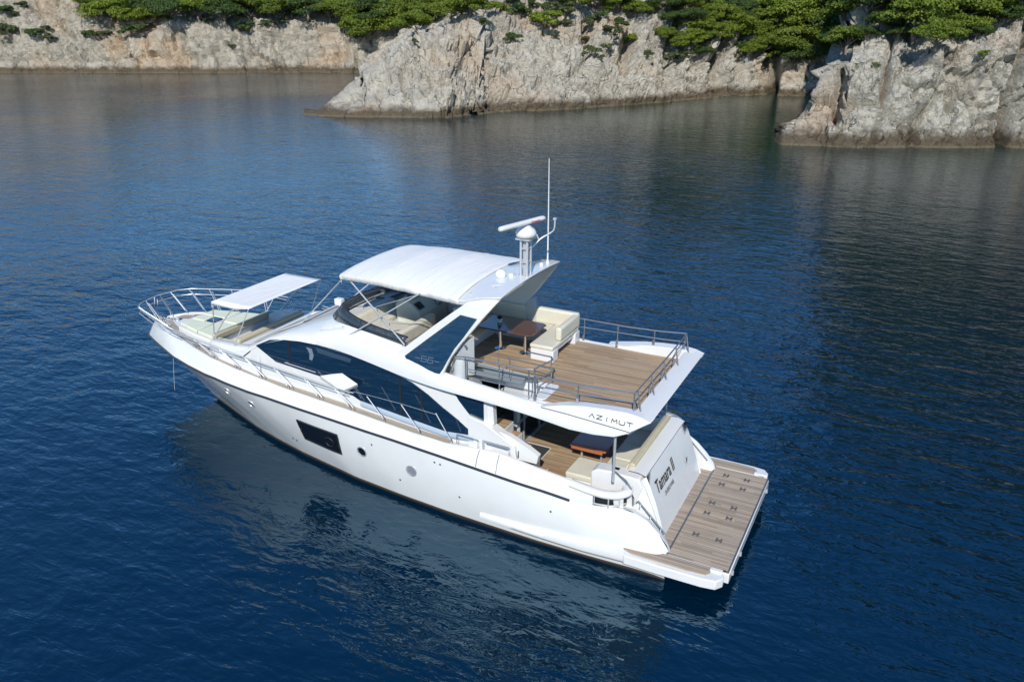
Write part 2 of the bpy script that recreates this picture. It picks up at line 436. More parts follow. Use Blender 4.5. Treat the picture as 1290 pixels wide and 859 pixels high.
def zc(r, y): return CZ-r*(y-15.5)/1202.0      # height that shows at image row y, near the horizon, r metres off
# far coast on the left
def profA(px, r0):
    top = ip(px, [-300, 60, 105, 135, 170, 205, 290, 440, 520], [26, 24, 21, 13.5, 11.5, 11.0, 10.2, 9.8, 9.5])
    lean = ip(px, [-300, 100, 170, 520], [0.75, 0.75, 0.45, 0.42])
    pr = [(-1.5, -1.0), (0, -0.2), (0.6, 0.8), (2.2, 1.7)]
    for k in (0.3, 0.55, 0.8, 1.0): pr.append((2.2+lean*top*k, 1.7+(top-1.7)*k))
    e = pr[-1][0]
    return pr+[(e+8, top+2.5), (e+30, top+7), (e+80, top+13), (e+160, top+17)]
A = Headland(np.arange(-260, 700, 1.9), ([-300, 0, 200, 430, 700], [90, 92, 92.3, 92, 91]), profA, 0.62, 0.85, 11, 1.0, 0.8, 24.5)
A.build(110, "far_cliff_terrain", ROCKA)
# the middle headland
CB = ([385, 400, 412, 428, 445, 456, 468, 485, 497, 505, 520, 545, 575, 600, 640], [144, 134, 127, 118, 104, 96, 86, 80, 72, 64, 54, 42, 26, 8, -20])
def profB(px, r0):
    yc = ip(px, *CB)
    topz = max(0.4, zc(r0+7, yc)) if px < 600 else 14.0
    if px < 600:
        zt = max(0.4, topz-0.5); L_ = 2+zt*1.25
        back = ip(px, [380, 470, 540, 600], [3, 6, 12, 16])
        pr = [(-1.5, -1.0), (0, -0.2), (0.5, min(0.5, zt*0.5)), (2, min(1.2, zt*0.7)), (2+(L_-2)*0.35, max(zt*0.45, min(1.3, zt*0.8))), (2+(L_-2)*0.7, zt*0.78), (L_, zt), (L_+back*0.5, zt*1.0)]
        inland = ip(px, [380, 455, 500, 560, 600], [-2.5, -2.5, 6, 16, 26])
        sd_ = ip(px, [380, 452, 462, 478, 500, 520, 545, 600], [-3, -3, 0.5, 3.0, 5.0, 7.0, 8.5, 13])
        if sd_ < 0: pr += [(L_+back, zt*0.5), (L_+back+6, -1.0), (L_+back+14, -1.5), (L_+back+22, -2)]
        else: pr += [(L_+back, zt*0.85), (L_+back+12, min(zt*0.8, sd_)), (L_+back+34, sd_), (L_+back+48, sd_+0.8), (L_+back+75, sd_+2)]
        return pr
    g = ip(px, [600, 700, 800, 870, 930, 1000, 1060], [1.3, 1.25, 1.15, 0.9, 0.75, 0.7, 0.7])
    top = ip(px, [600, 650, 800, 850, 950, 1060], [15, 16, 15, 12.5, 8.0, 7.5])
    pr = [(-1.5, -1.0), (0, -0.2), (0.6, 0.7), (2.2, 1.5), (2.2+top*0.35*g, top*0.36), (2.2+top*0.75*g, top*0.72), (2.2+top*g*1.1, top)]
    e = pr[-1][0]
    st = ip(px, [600, 760, 860, 1060], [0.38, 0.5, 0.95, 1.0])
    return pr+[(e+10, top+10*st), (e+28, top+26*st*0.9), (e+55, top+44*st*0.8), (e+100, top+62*st*0.75)]
B = Headland(np.arange(384, 1075, 1.35), ([385, 400, 450, 560, 640, 700, 760, 850, 900, 960, 1010, 1075], [145, 147, 148, 149, 141.5, 139, 135, 128, 124, 120, 122, 124]), profB, 0.72, 1.0, 23, 0.0, 1.0, 16.5, ((972, 2.0, 5, 3.2, 7), (960, 5, 4, 2, 3), (905, 9, 7, 5, 4), (880, 13, 8, 6, 4), (792, 8.5, 6, 3, 3.5), (783, 6, 5, 2.5, 3), (845, 10, 5, 6, 3), (930, 7, 6, 4, 3), (735, 9, 5, 3, 2)))
B.build(175, "headland_terrain", ROCKB)
# near point on the right
CC = ([974, 978, 985, 998, 1010, 1016, 1024, 1032, 1042, 1060], [162, 156, 151, 147, 136, 122, 106, 90, 78, 66])
def profC(px, r0):
    yc = ip(px, *CC); top = max(0.7, zc(r0+5, yc)) if px < 1060 else ip(px, [1060, 1120, 1200, 1252, 1262, 1400, 1700], [8.1, 8.6, 9.4, 9.8, 9.9, 10.4, 11])
    lean = ip(px, [974, 1010, 1060, 1150, 1250, 1700], [1.2, 0.9, 0.8, 0.6, 0.42, 0.45])
    pr = [(-1.5, -1.0), (0, -0.2), (0.5, min(0.6, top*0.6)), (1.4, min(1.3, top*0.8)), (1.4+top*0.35*lean, max(min(1.4, top*.85), top*0.38)), (1.4+top*0.75*lean, top*0.75), (1.4+top*lean, top)]
    e = pr[-1][0]
    if px < 1045: return pr+[(e+3, top*0.9), (e+7, top*0.5), (e+10, -1.0), (e+18, -2), (e+30, -2.5)]
    k = ip(px, [1045, 1080, 1150, 1230, 1300, 1700], [0.25, 0.75, 1.0, 0.85, 1.0, 1.1])
    return pr+[(e+4, top+2*k), (e+12, top+9*k), (e+30, top+30*k), (e+60, top+60*k), (e+100, top+85*k)]
C = Headland(np.arange(974, 1760, 1.55), ([974, 980, 985, 1100, 1290, 1500, 1760], [177, 182, 183.5, 187, 187, 196, 215]), profC, 0.58, 1.15, 41, 0.0, 1.2, 20.0, ((1264, 5.5, 6, 9, 3.2), (1300, 6, 14, 9, 1.6), (1100, 6, 4, 4, 1.5), (1185, 4.5, 5, 1.2, 1.4), (1048, 6, 5, 5, 1.6), (1130, 8.5, 14, 1.6, 1.6), (1210, 7, 8, 3, -0.8), (1150, 2.2, 6, 1.0, 1.4)))
C.build(200, "near_cliff_terrain", ROCKC)

# ------------------------------------------------------------------ water
def water_mat():
    m = mat("sea_water", (0.0015, 0.012, 0.038), 0.03, 0, 0.5)
    b = bsdf(m); b.inputs['IOR'].default_value = 1.9; b.inputs['Specular Tint'].default_value = (0.36, 0.76, 1.0, 1)
    P_ = pos(m)
    def layer(sx_, sy_, rot, scale, det, rough, dist=0.0):
        mp = N(m, 'ShaderNodeMapping'); L(m, P_, mp.inputs[0]); mp.inputs['Rotation'].default_value = (0, 0, RAD(rot)); mp.inputs['Scale'].default_value = (sx_, sy_, 1)
        return noise_(m, scale, det, rough, mp.outputs[0], dist)
    a = layer(0.7, 1.15, 28, 0.75, 3, 0.55, 0.3)
    b2 = layer(0.6, 1.3, 12, 2.1, 3, 0.6, 0.4)
    c = layer(0.5, 1.0, 50, 0.22, 2, 0.5)
    patch = ramp(m, noise_(m, 0.045, 3, 0.5, P_), [(0.38, 0.55), (0.66, 1.0)])
    h = math_(m, 'ADD', math_(m, 'MULTIPLY', a, 0.115), math_(m, 'ADD', math_(m, 'MULTIPLY', b2, 0.055), math_(m, 'MULTIPLY', c, 0.07)))
    h = math_(m, 'MULTIPLY', h, patch)
    # the cove is sheltered, the open water to the left has more wind on it
    dw = N(m, 'ShaderNodeVectorMath', operation='DISTANCE'); L(m, P_, dw.inputs[0]); dw.inputs[1].default_value = (0, -100, 0)
    h = math_(m, 'MULTIPLY', h, ramp(m, math_(m, 'DIVIDE', dw.outputs['Value'], 250.0), [(0.28, 0.46), (0.62, 0.85)]))
    h = math_(m, 'MULTIPLY', h, 2.1)
    L(m, bump(m, h, 1.0, 1.0), b.inputs['Normal'])
    # the water is greener over the shallow rock at the foot of the cliffs
    sx = N(m, 'ShaderNodeSeparateXYZ'); L(m, P_, sx.inputs[0])
    # bearing/distance to the cove
    dd = N(m, 'ShaderNodeVectorMath', operation='DISTANCE'); L(m, P_, dd.inputs[0]); dd.inputs[1].default_value = (8, -108, 0)
    k = ramp(m, math_(m, 'ADD', math_(m, 'DIVIDE', dd.outputs['Value'], 100.0), math_(m, 'MULTIPLY', math_(m, 'SUBTRACT', noise_(m, 0.05, 3, 0.5, P_), 0.5), 0.12)), [(0.30, 1.0), (0.50, 0.35), (0.80, 0.0)])
    col = mixc(m, k, (0.0, 0.0092, 0.0235), (0.003, 0.024, 0.018))
    L(m, col, b.inputs['Base Color'])
    return m
wm = MB()
xs_w = [-2500, -600, -200, -60, 0, 60, 200, 600, 2500]
for i in range(8):
    for j in range(8):
        wm.add([(xs_w[i], xs_w[j], 0), (xs_w[i+1], xs_w[j], 0), (xs_w[i+1], xs_w[j+1], 0), (xs_w[i], xs_w[j+1], 0)], [(0, 1, 2, 3)])
wo = wm.build("water", water_mat(), smooth=0, kind='structure')
# ================================================================== pines and shrubs
def leaf_mat(name, ca, cb, cc):
    m = mat(name, ca, 0.6, 0, 0.25)
    oi = N(m, 'ShaderNodeObjectInfo')
    n = noise_(m, 0.45, 3, 0.6, pos(m)); n2 = noise_(m, 3.5, 2, 0.6, pos(m))
    c = mixc(m, ramp(m, n, [(0.3, 0.0), (0.7, 1.0)]), ca, cb)
    c = mixc(m, math_(m, 'MULTIPLY', ramp(m, n2, [(0.4, 0.0), (0.75, 1.0)]), 0.6), c, cc)
    c = mixc(m, math_(m, 'MULTIPLY', oi.outputs['Random'], 0.35), c, (0.045, 0.075, 0.02))
    L(m, c, bsdf(m).inputs['Base Color'])
    # thin needles let some light through
    tr = N(m, 'ShaderNodeBsdfTranslucent'); L(m, c, tr.inputs[0]); mx = N(m, 'ShaderNodeMixShader'); mx.inputs[0].default_value = 0.22
    out = m.node_tree.nodes['Material Output']; L(m, bsdf(m).outputs[0], mx.inputs[1]); L(m, tr.outputs[0], mx.inputs[2]); L(m, mx.outputs[0], out.inputs[0])
    return m
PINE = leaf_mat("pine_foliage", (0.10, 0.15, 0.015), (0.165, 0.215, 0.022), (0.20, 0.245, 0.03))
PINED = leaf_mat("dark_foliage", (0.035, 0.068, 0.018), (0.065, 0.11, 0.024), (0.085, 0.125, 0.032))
SHRUB = leaf_mat("shrub_foliage", (0.06, 0.085, 0.03), (0.10, 0.12, 0.045), (0.12, 0.12, 0.06))
BROWN = leaf_mat("dry_foliage", (0.22, 0.10, 0.045), (0.28, 0.14, 0.06), (0.20, 0.12, 0.06))
BARK = mat("pine_bark", (0.16, 0.13, 0.105), 0.9)
L(BARK, mixc(BARK, noise_(BARK, 3, 4, 0.6, pos(BARK)), (0.10, 0.08, 0.065), (0.27, 0.23, 0.19)), bsdf(BARK).inputs['Base Color'])

def crown_mesh(name, seed, nblob, nleaf, flat, leaf, spread=1.0, low=0.0):
    """needle clumps scattered over uneven flattened pads; unit crown radius 1"""
    rg = np.random.default_rng(seed); V_, F_ = [], []
    pads = []
    for k in range(nblob):
        a = rg.uniform(0, 6.283); r = math.sqrt(rg.uniform(0, 1))*0.72*spread
        zc_ = flat*(1-(r/0.8)**2)*0.75+rg.uniform(-0.22, 0.12)*flat+low*rg.uniform(-1, 0)
        pads.append((r*math.cos(a), r*math.sin(a), zc_, rg.uniform(0.20, 0.38), rg.uniform(0.35, 0.6)))
    per = nleaf//nblob; n0 = 0
    for (x, y, z, pr, pf_) in pads:
        d = rg.normal(size=(per, 3)); d /= np.linalg.norm(d, axis=1)[:, None]; d[:, 2] = np.abs(d[:, 2])*np.where(rg.random(per) < 0.78, 1, -0.7)
        rad = pr*(1+0.22*np.sin(d[:, 0]*7+x*9)*np.cos(d[:, 1]*6+y*7))*rg.uniform(0.75, 1.06, per)
        c = np.array([x, y, z])+d*rad[:, None]*np.array([1, 1, pf_])
        nrm = d*0.7+rg.normal(size=(per, 3))*0.55+np.array([0, 0, 0.35]); nrm /= np.linalg.norm(nrm, axis=1)[:, None]
        t = np.cross(nrm, rg.normal(size=(per, 3))); t /= np.linalg.norm(t, axis=1)[:, None]; b = np.cross(nrm, t)
        s_ = leaf*rg.uniform(0.6, 1.35, per)[:, None]
        for q in (c+t*s_, c-t*s_*0.5+b*s_*0.75, c-t*s_*0.5-b*s_*0.75): V_.append(q)
    V_ = np.concatenate([np.stack(V_[i:i+3], 1).reshape(-1, 3) for i in range(0, len(V_), 3)])
    F_ = np.arange(len(V_)).reshape(-1, 3)
    me = bpy.data.meshes.new(name); me.from_pydata(V_.tolist(), [], F_.tolist()); me.update()
    return me, pads
def trunk_mesh(name, seed, pads, h):
    rg = random.Random(seed); mb = MB()
    top = (rg.uniform(-0.1, 0.1), rg.uniform(-0.1, 0.1), 0.0)
    mb.tube([(0, 0, -h), (rg.uniform(-0.1, 0.1), rg.uniform(-.1, .1), -h*0.5), top], 0.06, 6, r2=0.035)
    for (x, y, z, pr, _) in pads[:9]:
        s_ = (0.0, 0.0, -h*rg.uniform(0.2, 0.5))
        mb.tube([s_, (x*0.5, y*0.5, z*0.4-0.12), (x, y, z-0.02)], 0.026, 5, r2=0.01)
    me = bpy.data.meshes.new(name); me.from_pydata(mb.v, [], mb.f); me.materials.append(BARK); return me
PV = []
for k in range(7):
    cm, pads = crown_mesh("pine_crown_%d" % k, 100+k, 21+k % 3*4, 9000, 0.55+0.14*(k % 3), 0.034)
    PV.append((cm, trunk_mesh("pine_trunk_%d" % k, k, pads, 1.0)))
SV = []
for k in range(4):
    cm, pads = crown_mesh("shrub_crown_%d" % k, 300+k, 8, 1300, 0.7, 0.075)
    SV.append((cm, trunk_mesh("shrub_stem_%d" % k, 50+k, pads, 0.5)))
_mc = {}
def with_mat(me, m_):
    k = (me.name, m_.name)
    if k not in _mc:
        c = me.copy(); c.materials.clear(); c.materials.append(m_); _mc[k] = c
    return _mc[k]
rgT = random.Random(5)
def plant(hl, px, py, wpx, mt, label, group=None, cat="tree", name="pine_tree", var=None, hk=0.62, depth=0.0, flat=1.0, dist_extra=0.0):
    """root a plant on the ground so that its crown sits about (px, py); the size comes from its real distance"""
    P0, d = hl.ground(px, py+wpx*0.30)
    R = wpx/2*d/FPX*1.42
    vs = SV if name == "shrub" else PV
    cm, tm = vs[(var if var is not None else rgT.randrange(len(vs))) % len(vs)]
    h = (0.15 if name == "shrub" else hk)*R*1.6
    t = thing(name, tuple(P0), label, cat, group)
    rz = rgT.uniform(0, 6.28)
    c = bpy.data.objects.new("crown", with_mat(cm, mt)); COL.objects.link(c); c.parent = t; c.location = (0, 0, h); c.scale = (R, R, R*flat); c.rotation_euler = (rgT.uniform(-.1, .1), rgT.uniform(-.1, .1), rz)
    k = bpy.data.objects.new("trunk" if name != "shrub" else "stem", tm); COL.objects.link(k); k.parent = t; k.location = (0, 0, h); k.scale = (R, R, max(h*1.15, R*0.4)); k.rotation_euler = (0, 0, rz)
    return t
_u = ["", "first", "second", "third", "fourth", "fifth", "sixth", "seventh", "eighth", "ninth"]
ORD = _u[1:]+["tenth", "eleventh", "twelfth", "thirteenth", "fourteenth", "fifteenth", "sixteenth", "seventeenth", "eighteenth", "nineteenth"]
for _t, _th in (("twenty", "twentieth"), ("thirty", "thirtieth"), ("forty", "fortieth"), ("fifty", "fiftieth"), ("sixty", "sixtieth")):
    ORD += [_th]+[_t+"-"+q for q in _u[1:]]
# pines along the top of the far cliff, left to right
farp = [(122, 6, 34), (140, 14, 42), (152, 3, 40), (158, 24, 34), (178, 12, 40), (190, 22, 34), (196, 4, 34), (219, 12, 40), (236, 5, 36), (250, 14, 38), (268, 8, 40), (284, 16, 42), (300, 6, 40), (316, 15, 44), (334, 8, 40), (350, 16, 40), (368, 8, 42), (386, 14, 42), (402, 6, 40), (414, 15, 40), (432, 8, 44), (446, 14, 40)]
for i, (x, y, wd) in enumerate(farp):
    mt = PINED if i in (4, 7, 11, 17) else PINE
    plant(A, x, y, wd, mt, "%s pine from the left along the top of the far left cliff" % ORD[i], "pines on the far cliff", hk=0.2)
plant(A, 203, 4, 22, BROWN, "small rust-brown dry pine among green ones on the far left cliff", hk=0.4)
# pines behind and on the crest of the headland
hp = [(452, 34, 44), (500, 34, 40), (524, 30, 36), (470, 24, 50), (496, 4, 50), (522, 2, 46), (580, 2, 40), (468, 40, 46), (486, 22, 46), (512, 12, 54), (540, 20, 40), (566, 14, 44), (592, 6, 42), (478, 8, 40), (550, 3, 44)]
for i, (x, y, wd) in enumerate(hp):
    plant(B if x > 500 else A, x, y, wd, PINE if i != 3 else PINED, "%s large pine counted from the left on the saddle left of the headland" % ORD[i], "pines on the saddle", hk=0.18)
# shrubs on the bright rock face of the headland
fs = [(645, 48, 18, 'dark'), (689, 26, 36, 'green'), (656, 15, 26, 'dark'), (625, 12, 26, 'green'), (640, 3, 26, 'dark'), (668, 8, 18, 'dark'), (695, 8, 20, 'olive'), (716, 12, 24, 'olive'), (745, 30, 22, 'olive'), (757, 18, 18, 'dark'), (772, 40, 22, 'olive'), (792, 53, 26, 'green'), (780, 30, 20, 'dark'), (744, 64, 20, 'olive'), (766, 60, 16, 'olive'), (817, 68, 14, 'olive'), (848, 72, 22, 'olive'), (862, 68, 16, 'olive'), (735, 50, 14, 'olive'), (713, 28, 14, 'olive'), (760, 74, 10, 'olive'), (820, 10, 22, 'dark'), (880, 66, 18, 'green'), (607, 28, 14, 'dark'), (700, 44, 10, 'olive')]
for i, (x, y, wd, kd) in enumerate(fs):
    mt = {'dark': PINED, 'green': PINE, 'olive': SHRUB}[kd]
    hgt = "high" if y < 20 else ("halfway" if y < 50 else "low")
    plant(B, x, y, wd, mt, "%s shrub %s up the pale headland rock, %s from the left" % ({'dark': 'dark green', 'green': 'bright green', 'olive': 'dull olive'}[kd], hgt, ORD[sorted([q[0] for q in fs]).index(x)]), "shrubs on the headland", "shrub", "shrub")
# pines along the top of the headland and down the gullies of the cove
gp = [(752, 3, 40, 0), (782, 6, 36, 0), (800, 12, 30, 0), (836, 6, 34, 1), (846, 24, 26, 1), (858, 10, 36, 0), (878, 34, 34, 0), (872, 52, 30, 0), (884, 10, 40, 1), (906, 22, 38, 0), (920, 6, 44, 1), (918, 44, 34, 0), (930, 30, 36, 0), (944, 12, 40, 1), (952, 44, 30, 0), (966, 22, 46, 0), (962, 58, 30, 0), (984, 46, 52, 0), (996, 24, 60, 0), (1008, 56, 50, 0), (1018, 34, 46, 0), (980, 4, 50, 1), (1020, 8, 56, 0), (838, 44, 22, 0), (850, 48, 20, 1), (860, 58, 26, 0), (884, 66, 22, 1), (896, 50, 24, 0), (930, 62, 24, 1), (946, 66, 26, 0), (976, 70, 30, 0), (1000, 74, 34, 1), (1024, 62, 36, 0), (990, 62, 36, 0), (868, 22, 30, 1), (894, 36, 30, 0), (936, 18, 34, 1), (954, 30, 34, 0), (724, 2, 30, 0), (1050, 52, 50, 0), (1054, 30, 52, 1), (1040, 46, 40, 0), (1046, 70, 30, 1), (700, 2, 26, 1)]
for i, (x, y, wd, dk_) in enumerate(gp):
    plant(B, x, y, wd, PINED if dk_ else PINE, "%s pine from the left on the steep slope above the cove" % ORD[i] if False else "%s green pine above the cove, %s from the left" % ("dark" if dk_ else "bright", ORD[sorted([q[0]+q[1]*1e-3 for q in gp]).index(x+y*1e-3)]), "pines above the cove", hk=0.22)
# the spreading pines that overhang the near cliff
np_ = [(1068, 26, 56, 0, "broad bright pine at the left end of the near cliff top"), (1064, 58, 44, 0, "low bright pine hanging over the left corner of the near cliff"),
       (1150, 30, 70, 0, "wide flat yellow-green pine overhanging the near cliff, its left half"), (1196, 22, 78, 0, "wide flat yellow-green pine overhanging the near cliff, right of the widest crown"),
       (1176, 52, 48, 0, "lowest pine bough clump hanging over the face of the near cliff"), (1092, 10, 60, 1, "darker pine behind the broad bright one at the near cliff top"),
       (1130, 2, 66, 0, "tall pine at the top edge above the near cliff, left part"), (1110, 32, 34, 1, "small dark pine in the gap between the two broad crowns"),
       (1222, 6, 60, 1, "dark pine behind the widest crown at the top right"), (1250, 24, 44, 1, "dark shadowed pine beside the dry terrace at the top right"),
       (1262, 6, 60, 0, "bright pine at the top right corner above the terrace"), (1288, 4, 56, 0, "pine cut by the right edge of the picture above the terrace"), (1180, 2, 60, 1, "dark pine at the top edge above the widest crown"), (1050, 8, 56, 1, "dark pine at the top edge above the low corner pine of the near cliff"), (1088, 44, 28, 1, "dark pine in shadow between the broad bright crown and the cliff edge"), (1130, 44, 24, 1, "dark undershoot bough left of the lowest bough on the near cliff"), (1164, 14, 60, 0, "bright crown merging with the top of the widest crown"), (1208, 36, 44, 0, "bright drooping bough at the right end of the widest crown"), (1240, 16, 50, 0, "bright pine between the widest crown and the terrace"), (1042, 38, 40, 1, "dark pine in the cleft behind the left corner of the near cliff"), (1228, 44, 26, 1, "dark low pine hanging right of the widest crown")]
for x, y, wd, dk_, lb in np_:
    plant(C, x, y, wd, PINED if dk_ else PINE, lb, "pines on the near cliff", hk=0.25, flat=0.85)  # dark foliage also puts the shade of shadowed pines and crown undersides into colour
# small shrubs in cracks
for x, y, wd, lb in ((1240, 66, 12, "tiny green tuft in a crack below the terrace of the near cliff"), (1103, 80, 8, "tiny bright tuft on the face of the near cliff")):
    plant(C, x, y, wd, PINE, lb, None, "shrub", "shrub")
for i, (x, y, wd) in enumerate([(8, 18, 18), (14, 40, 22), (42, 43, 16), (62, 48, 14), (115, 44, 14), (134, 44, 14), (166, 38, 22), (178, 38, 20), (210, 24, 10), (262, 28, 12), (312, 33, 20), (292, 57, 8), (30, 6, 12), (60, 36, 10), (335, 32, 12), (356, 28, 12), (455, 48, 14), (520, 52, 10)]):
    plant(A if x < 470 else B, x, y, wd, (PINED, SHRUB)[i % 2], "%s shrub from the left on the face of the far left cliff" % ORD[i], "shrubs on the far cliff", "shrub", "shrub")

# the wooded slopes above and behind, which read as one mass
def wood(hl, name, rows_frac, n, sd, smin, smax, zmin):
    rg = np.random.default_rng(sd); G = hl.G; ni, nj = G.shape[:2]; V_ = []
    src = [np.array([v.co[:] for v in crown_mesh("tmp%d" % k, 900+k, 9, 420, 0.6, 0.11)[0].vertices]) for k in range(3)]
    for _ in range(n):
        i = rg.integers(0, ni); j = int(nj*rg.uniform(rows_frac, 1.0)); j = min(j, nj-2)
        f_ = rg.random(); p = G[i, j]*(1-f_)+G[i, j+1]*f_
        if p[2] < zmin: continue
        R = rg.uniform(smin, smax); a = rg.uniform(0, 6.28); ca, sa = math.cos(a), math.sin(a); q = src[rg.integers(0, 3)]
        V_.append(np.stack([p[0]+R*(q[:, 0]*ca-q[:, 1]*sa), p[1]+R*(q[:, 0]*sa+q[:, 1]*ca), p[2]+R*(q[:, 2]+0.45)], 1))
    V_ = np.concatenate(V_); me = bpy.data.meshes.new(name); me.from_pydata(V_.tolist(), [], np.arange(len(V_)).reshape(-1, 3).tolist()); me.materials.append(PINE)
    put(bpy.data.objects.new(name, me), label=None, kind='stuff')
wood(A, "woodland", 0.72, 420, 1, 3.5, 5.5, 12.5)
wood(B, "woodland", 0.66, 420, 2, 2.2, 3.8, 16.0)
wood(C, "woodland", 0.62, 480, 3, 2.0, 3.6, 13.0)
_lb = iter(("dense green pine wood on the slope above the far left cliff", "dense pine wood on the slope above the headland and cove", "dense pine wood on the slope above the near right cliff"))
for o in [o for o in bpy.data.objects if o.name.startswith("woodland")]: o['label'] = next(_lb); o['category'] = "wood"

# a small house glimpsed between the pines
P0, d0 = A.ground(441, 22)
HB = Vector((P0.x, P0.y, P0.z))
hb = thing("house", tuple(HB), "small pale house with a pinkish roof glimpsed between the pines above the far left cliff", "house")
HW = mat("house_plaster", (0.62, 0.60, 0.55), 0.8); HR = mat("house_roof", (0.42, 0.24, 0.17), 0.8); HG = mat("house_window", (0.03, 0.04, 0.05), 0.1)
x, y, z = HB
MB().box(x-2.2, x+2.2, y-2, y+2, z-1.5, z+3.2).build("wall", HW, hb)
MB().prism([(x-2.6, y-2.4, z+3.2), (x-2.6, y+2.4, z+3.2), (x-2.6, y, z+4.6)], (5.2, 0, 0)).build("roof", HR, hb)
for dx in (-1.1, 1.1): MB().box(x+dx-0.4, x+dx+0.4, y+1.98, y+2.03, z+1.0, z+2.3).build("window", HG, hb)
# ================================================================== the yacht (bow towards +X, port towards +Y, waterline z = 0)
YACHT = thing("motor_yacht", (10, 0, 0), "white flybridge motor yacht with dark side windows and teak decks lying on the blue water", "yacht")
def part(mb, name, mat_, parent=YACHT, **k): return mb.build(name, mat_, parent, **k)

# ---- hull lines, half breadths and heights
RX = [1.42, 1.5, 1.7, 2.0, 2.4, 2.9, 3.7, 5, 8, 12, 14, 15, 16, 17, 18, 19, 20, 20.6, 21.0]
RY = [2.16, 2.16, 2.16, 2.17, 2.23, 2.32, 2.46, 2.51, 2.55, 2.55, 2.48, 2.37, 2.2, 1.93, 1.6, 1.15, 0.66, 0.34, 0.0]
RZX = [1.42, 1.5, 1.7, 2.0, 2.4, 2.9, 3.3, 3.86, 4.52, 5.42, 6.36, 7.52, 8.88, 9.8, 10.7, 11.86, 13.3, 15.6, 17.6, 19, 20.3, 21]
RZZ = [0.64, 0.82, 1.07, 1.34, 1.54, 1.55, 1.5, 1.53, 1.60, 1.66, 1.74, 1.84, 1.94, 1.99, 2.05, 2.12, 2.19, 2.25, 2.21, 2.16, 2.07, 1.97]
WX = [1.42, 2.4, 4.7, 6.3, 7.4, 8.7, 10.5, 11.1, 12.7, 13.9, 15.1, 16.2, 17.2, 18.08]
WY = [2.38, 2.42, 2.46, 2.42, 2.38, 2.28, 2.10, 1.98, 1.70, 1.42, 1.09, 0.70, 0.33, 0.0]
SX = [3.3, 3.9, 4.8, 5.9, 6.5, 7.5, 8.4, 9.4, 10.5, 11.6, 12.9, 14.7, 16, 17, 18.5, 19.6, 20.2, 20.45]
SY = [2.33, 2.33, 2.32, 2.31, 2.3, 2.28, 2.3, 2.3, 2.3, 2.3, 2.27, 2.15, 1.95, 1.66, 1.15, 0.68, 0.34, 0.0]
SZ = [1.93, 1.97, 2.06, 2.2, 2.17, 2.07, 2.13, 2.22, 2.32, 2.40, 2.48, 2.62, 2.69, 2.73, 2.76, 2.72, 2.62, 2.52]
X0 = 1.42
def g(t): return 1-(1-t)**1.35
NT = 90
def row(xs, fy, fz, x0=X0):
    out = []
    for i in range(NT+1):
        t = g(i/NT); x = x0+(xs-x0)*t; out.append((x, fy(x, t), fz(x, t)))
    return out
def sc(x, xs, t):   # x of the reference curve at the same fraction
    return X0+(xs-X0)*t
def mid(f):
    xs = 18.08+(21.0-18.08)*(f**1.05)
    def fy(x, t):
        a = ip(sc(x, 18.08, t), WX, WY); b = ip(sc(x, 21.0, t), RX, RY)
        bow = min(1, max(0, (t-0.45)/0.5))
        return a+(b-a)*(f**(0.75+0.75*bow))+math.sin(math.pi*f)*(0.16*max(0, 1-t/0.35)+0.05*(1-bow))
    def fz(x, t):
        b = ip(sc(x, 21.0, t), RZX, RZZ); return b*f
    return row(xs, fy, fz)
rows = [row(17.0, lambda x, t: 0.0, lambda x, t: -0.6), row(17.6, lambda x, t: 0.82*ip(sc(x, 18.08, t), WX, WY), lambda x, t: -0.35),
        row(18.08, lambda x, t: ip(x, WX, WY), lambda x, t: 0.0)]
fr = [0.07, 0.2, 0.35, 0.5, 0.65, 0.8, 0.92, 1.0]
mids = [mid(f) for f in fr]
hb = MB().loft(rows[:2]+[rows[2], mids[0]]).mirror(); part(hb, "antifouling", NAVY)
ht = MB().loft(mids)
BV = BVHTree.FromPolygons([Vector(v) for v in ht.v], ht.f)
ht.mirror(); HULL = part(ht, "hull", HULLW, smooth=60)
def hy(x, z, off=0.0):
    h = BV.ray_cast(Vector((x, 6, z)), Vector((0, -1, 0)))
    return (h[0].y if h[0] else 2.4)+off
def hull_patch(pts, off, n=10):            # outline on the hull side: (x, z) quad grid laid on the port topside
    (a, b, c_, d) = [Vector((p[0], 0, p[1])) for p in pts]; r_ = []
    for i in range(n+1):
        l = a.lerp(d, i/n); r = b.lerp(c_, i/n)
        r_.append([(lambda q: (q.x, hy(q.x, q.z, off), q.z))(l.lerp(r, j/n)) for j in range(n+1)])
    return r_
# wing quarters beside the stairs
q = MB(); R0, R1, R2, R3 = [], [], [], []
for i in range(25):
    x = 1.42+(3.3-1.42)*i/24; y = ip(x, RX, RY); z = ip(x, RZX, RZZ)
    R0.append((x, y, z)); R1.append((x, y-0.10, z-0.01)); R2.append((x, y-0.2, z-0.08)); R3.append((x, min(y-0.24, 1.95), 0.55))
q.loft([R0, R1, R2, R3]).mirror(); part(q, "quarter_moulding", WHITE, HULL, smooth=50)
# boot stripe and rub rail
part(MB().loft([[(x, y+0.006, z-0.04) for x, y, z in mids[0]], [(x, y+0.01, z+0.02) for x, y, z in mids[0]]]).mirror(), "boot_stripe", BOOT, HULL)
rub = [(x, ip(x, RX, RY)+0.012, ip(x, RZX, RZZ)) for x in np.linspace(3.86, 20.97, 70)]
part(MB().tube(rub, 0.034, 8).mirror(), "rub_rail", RUBR, HULL)
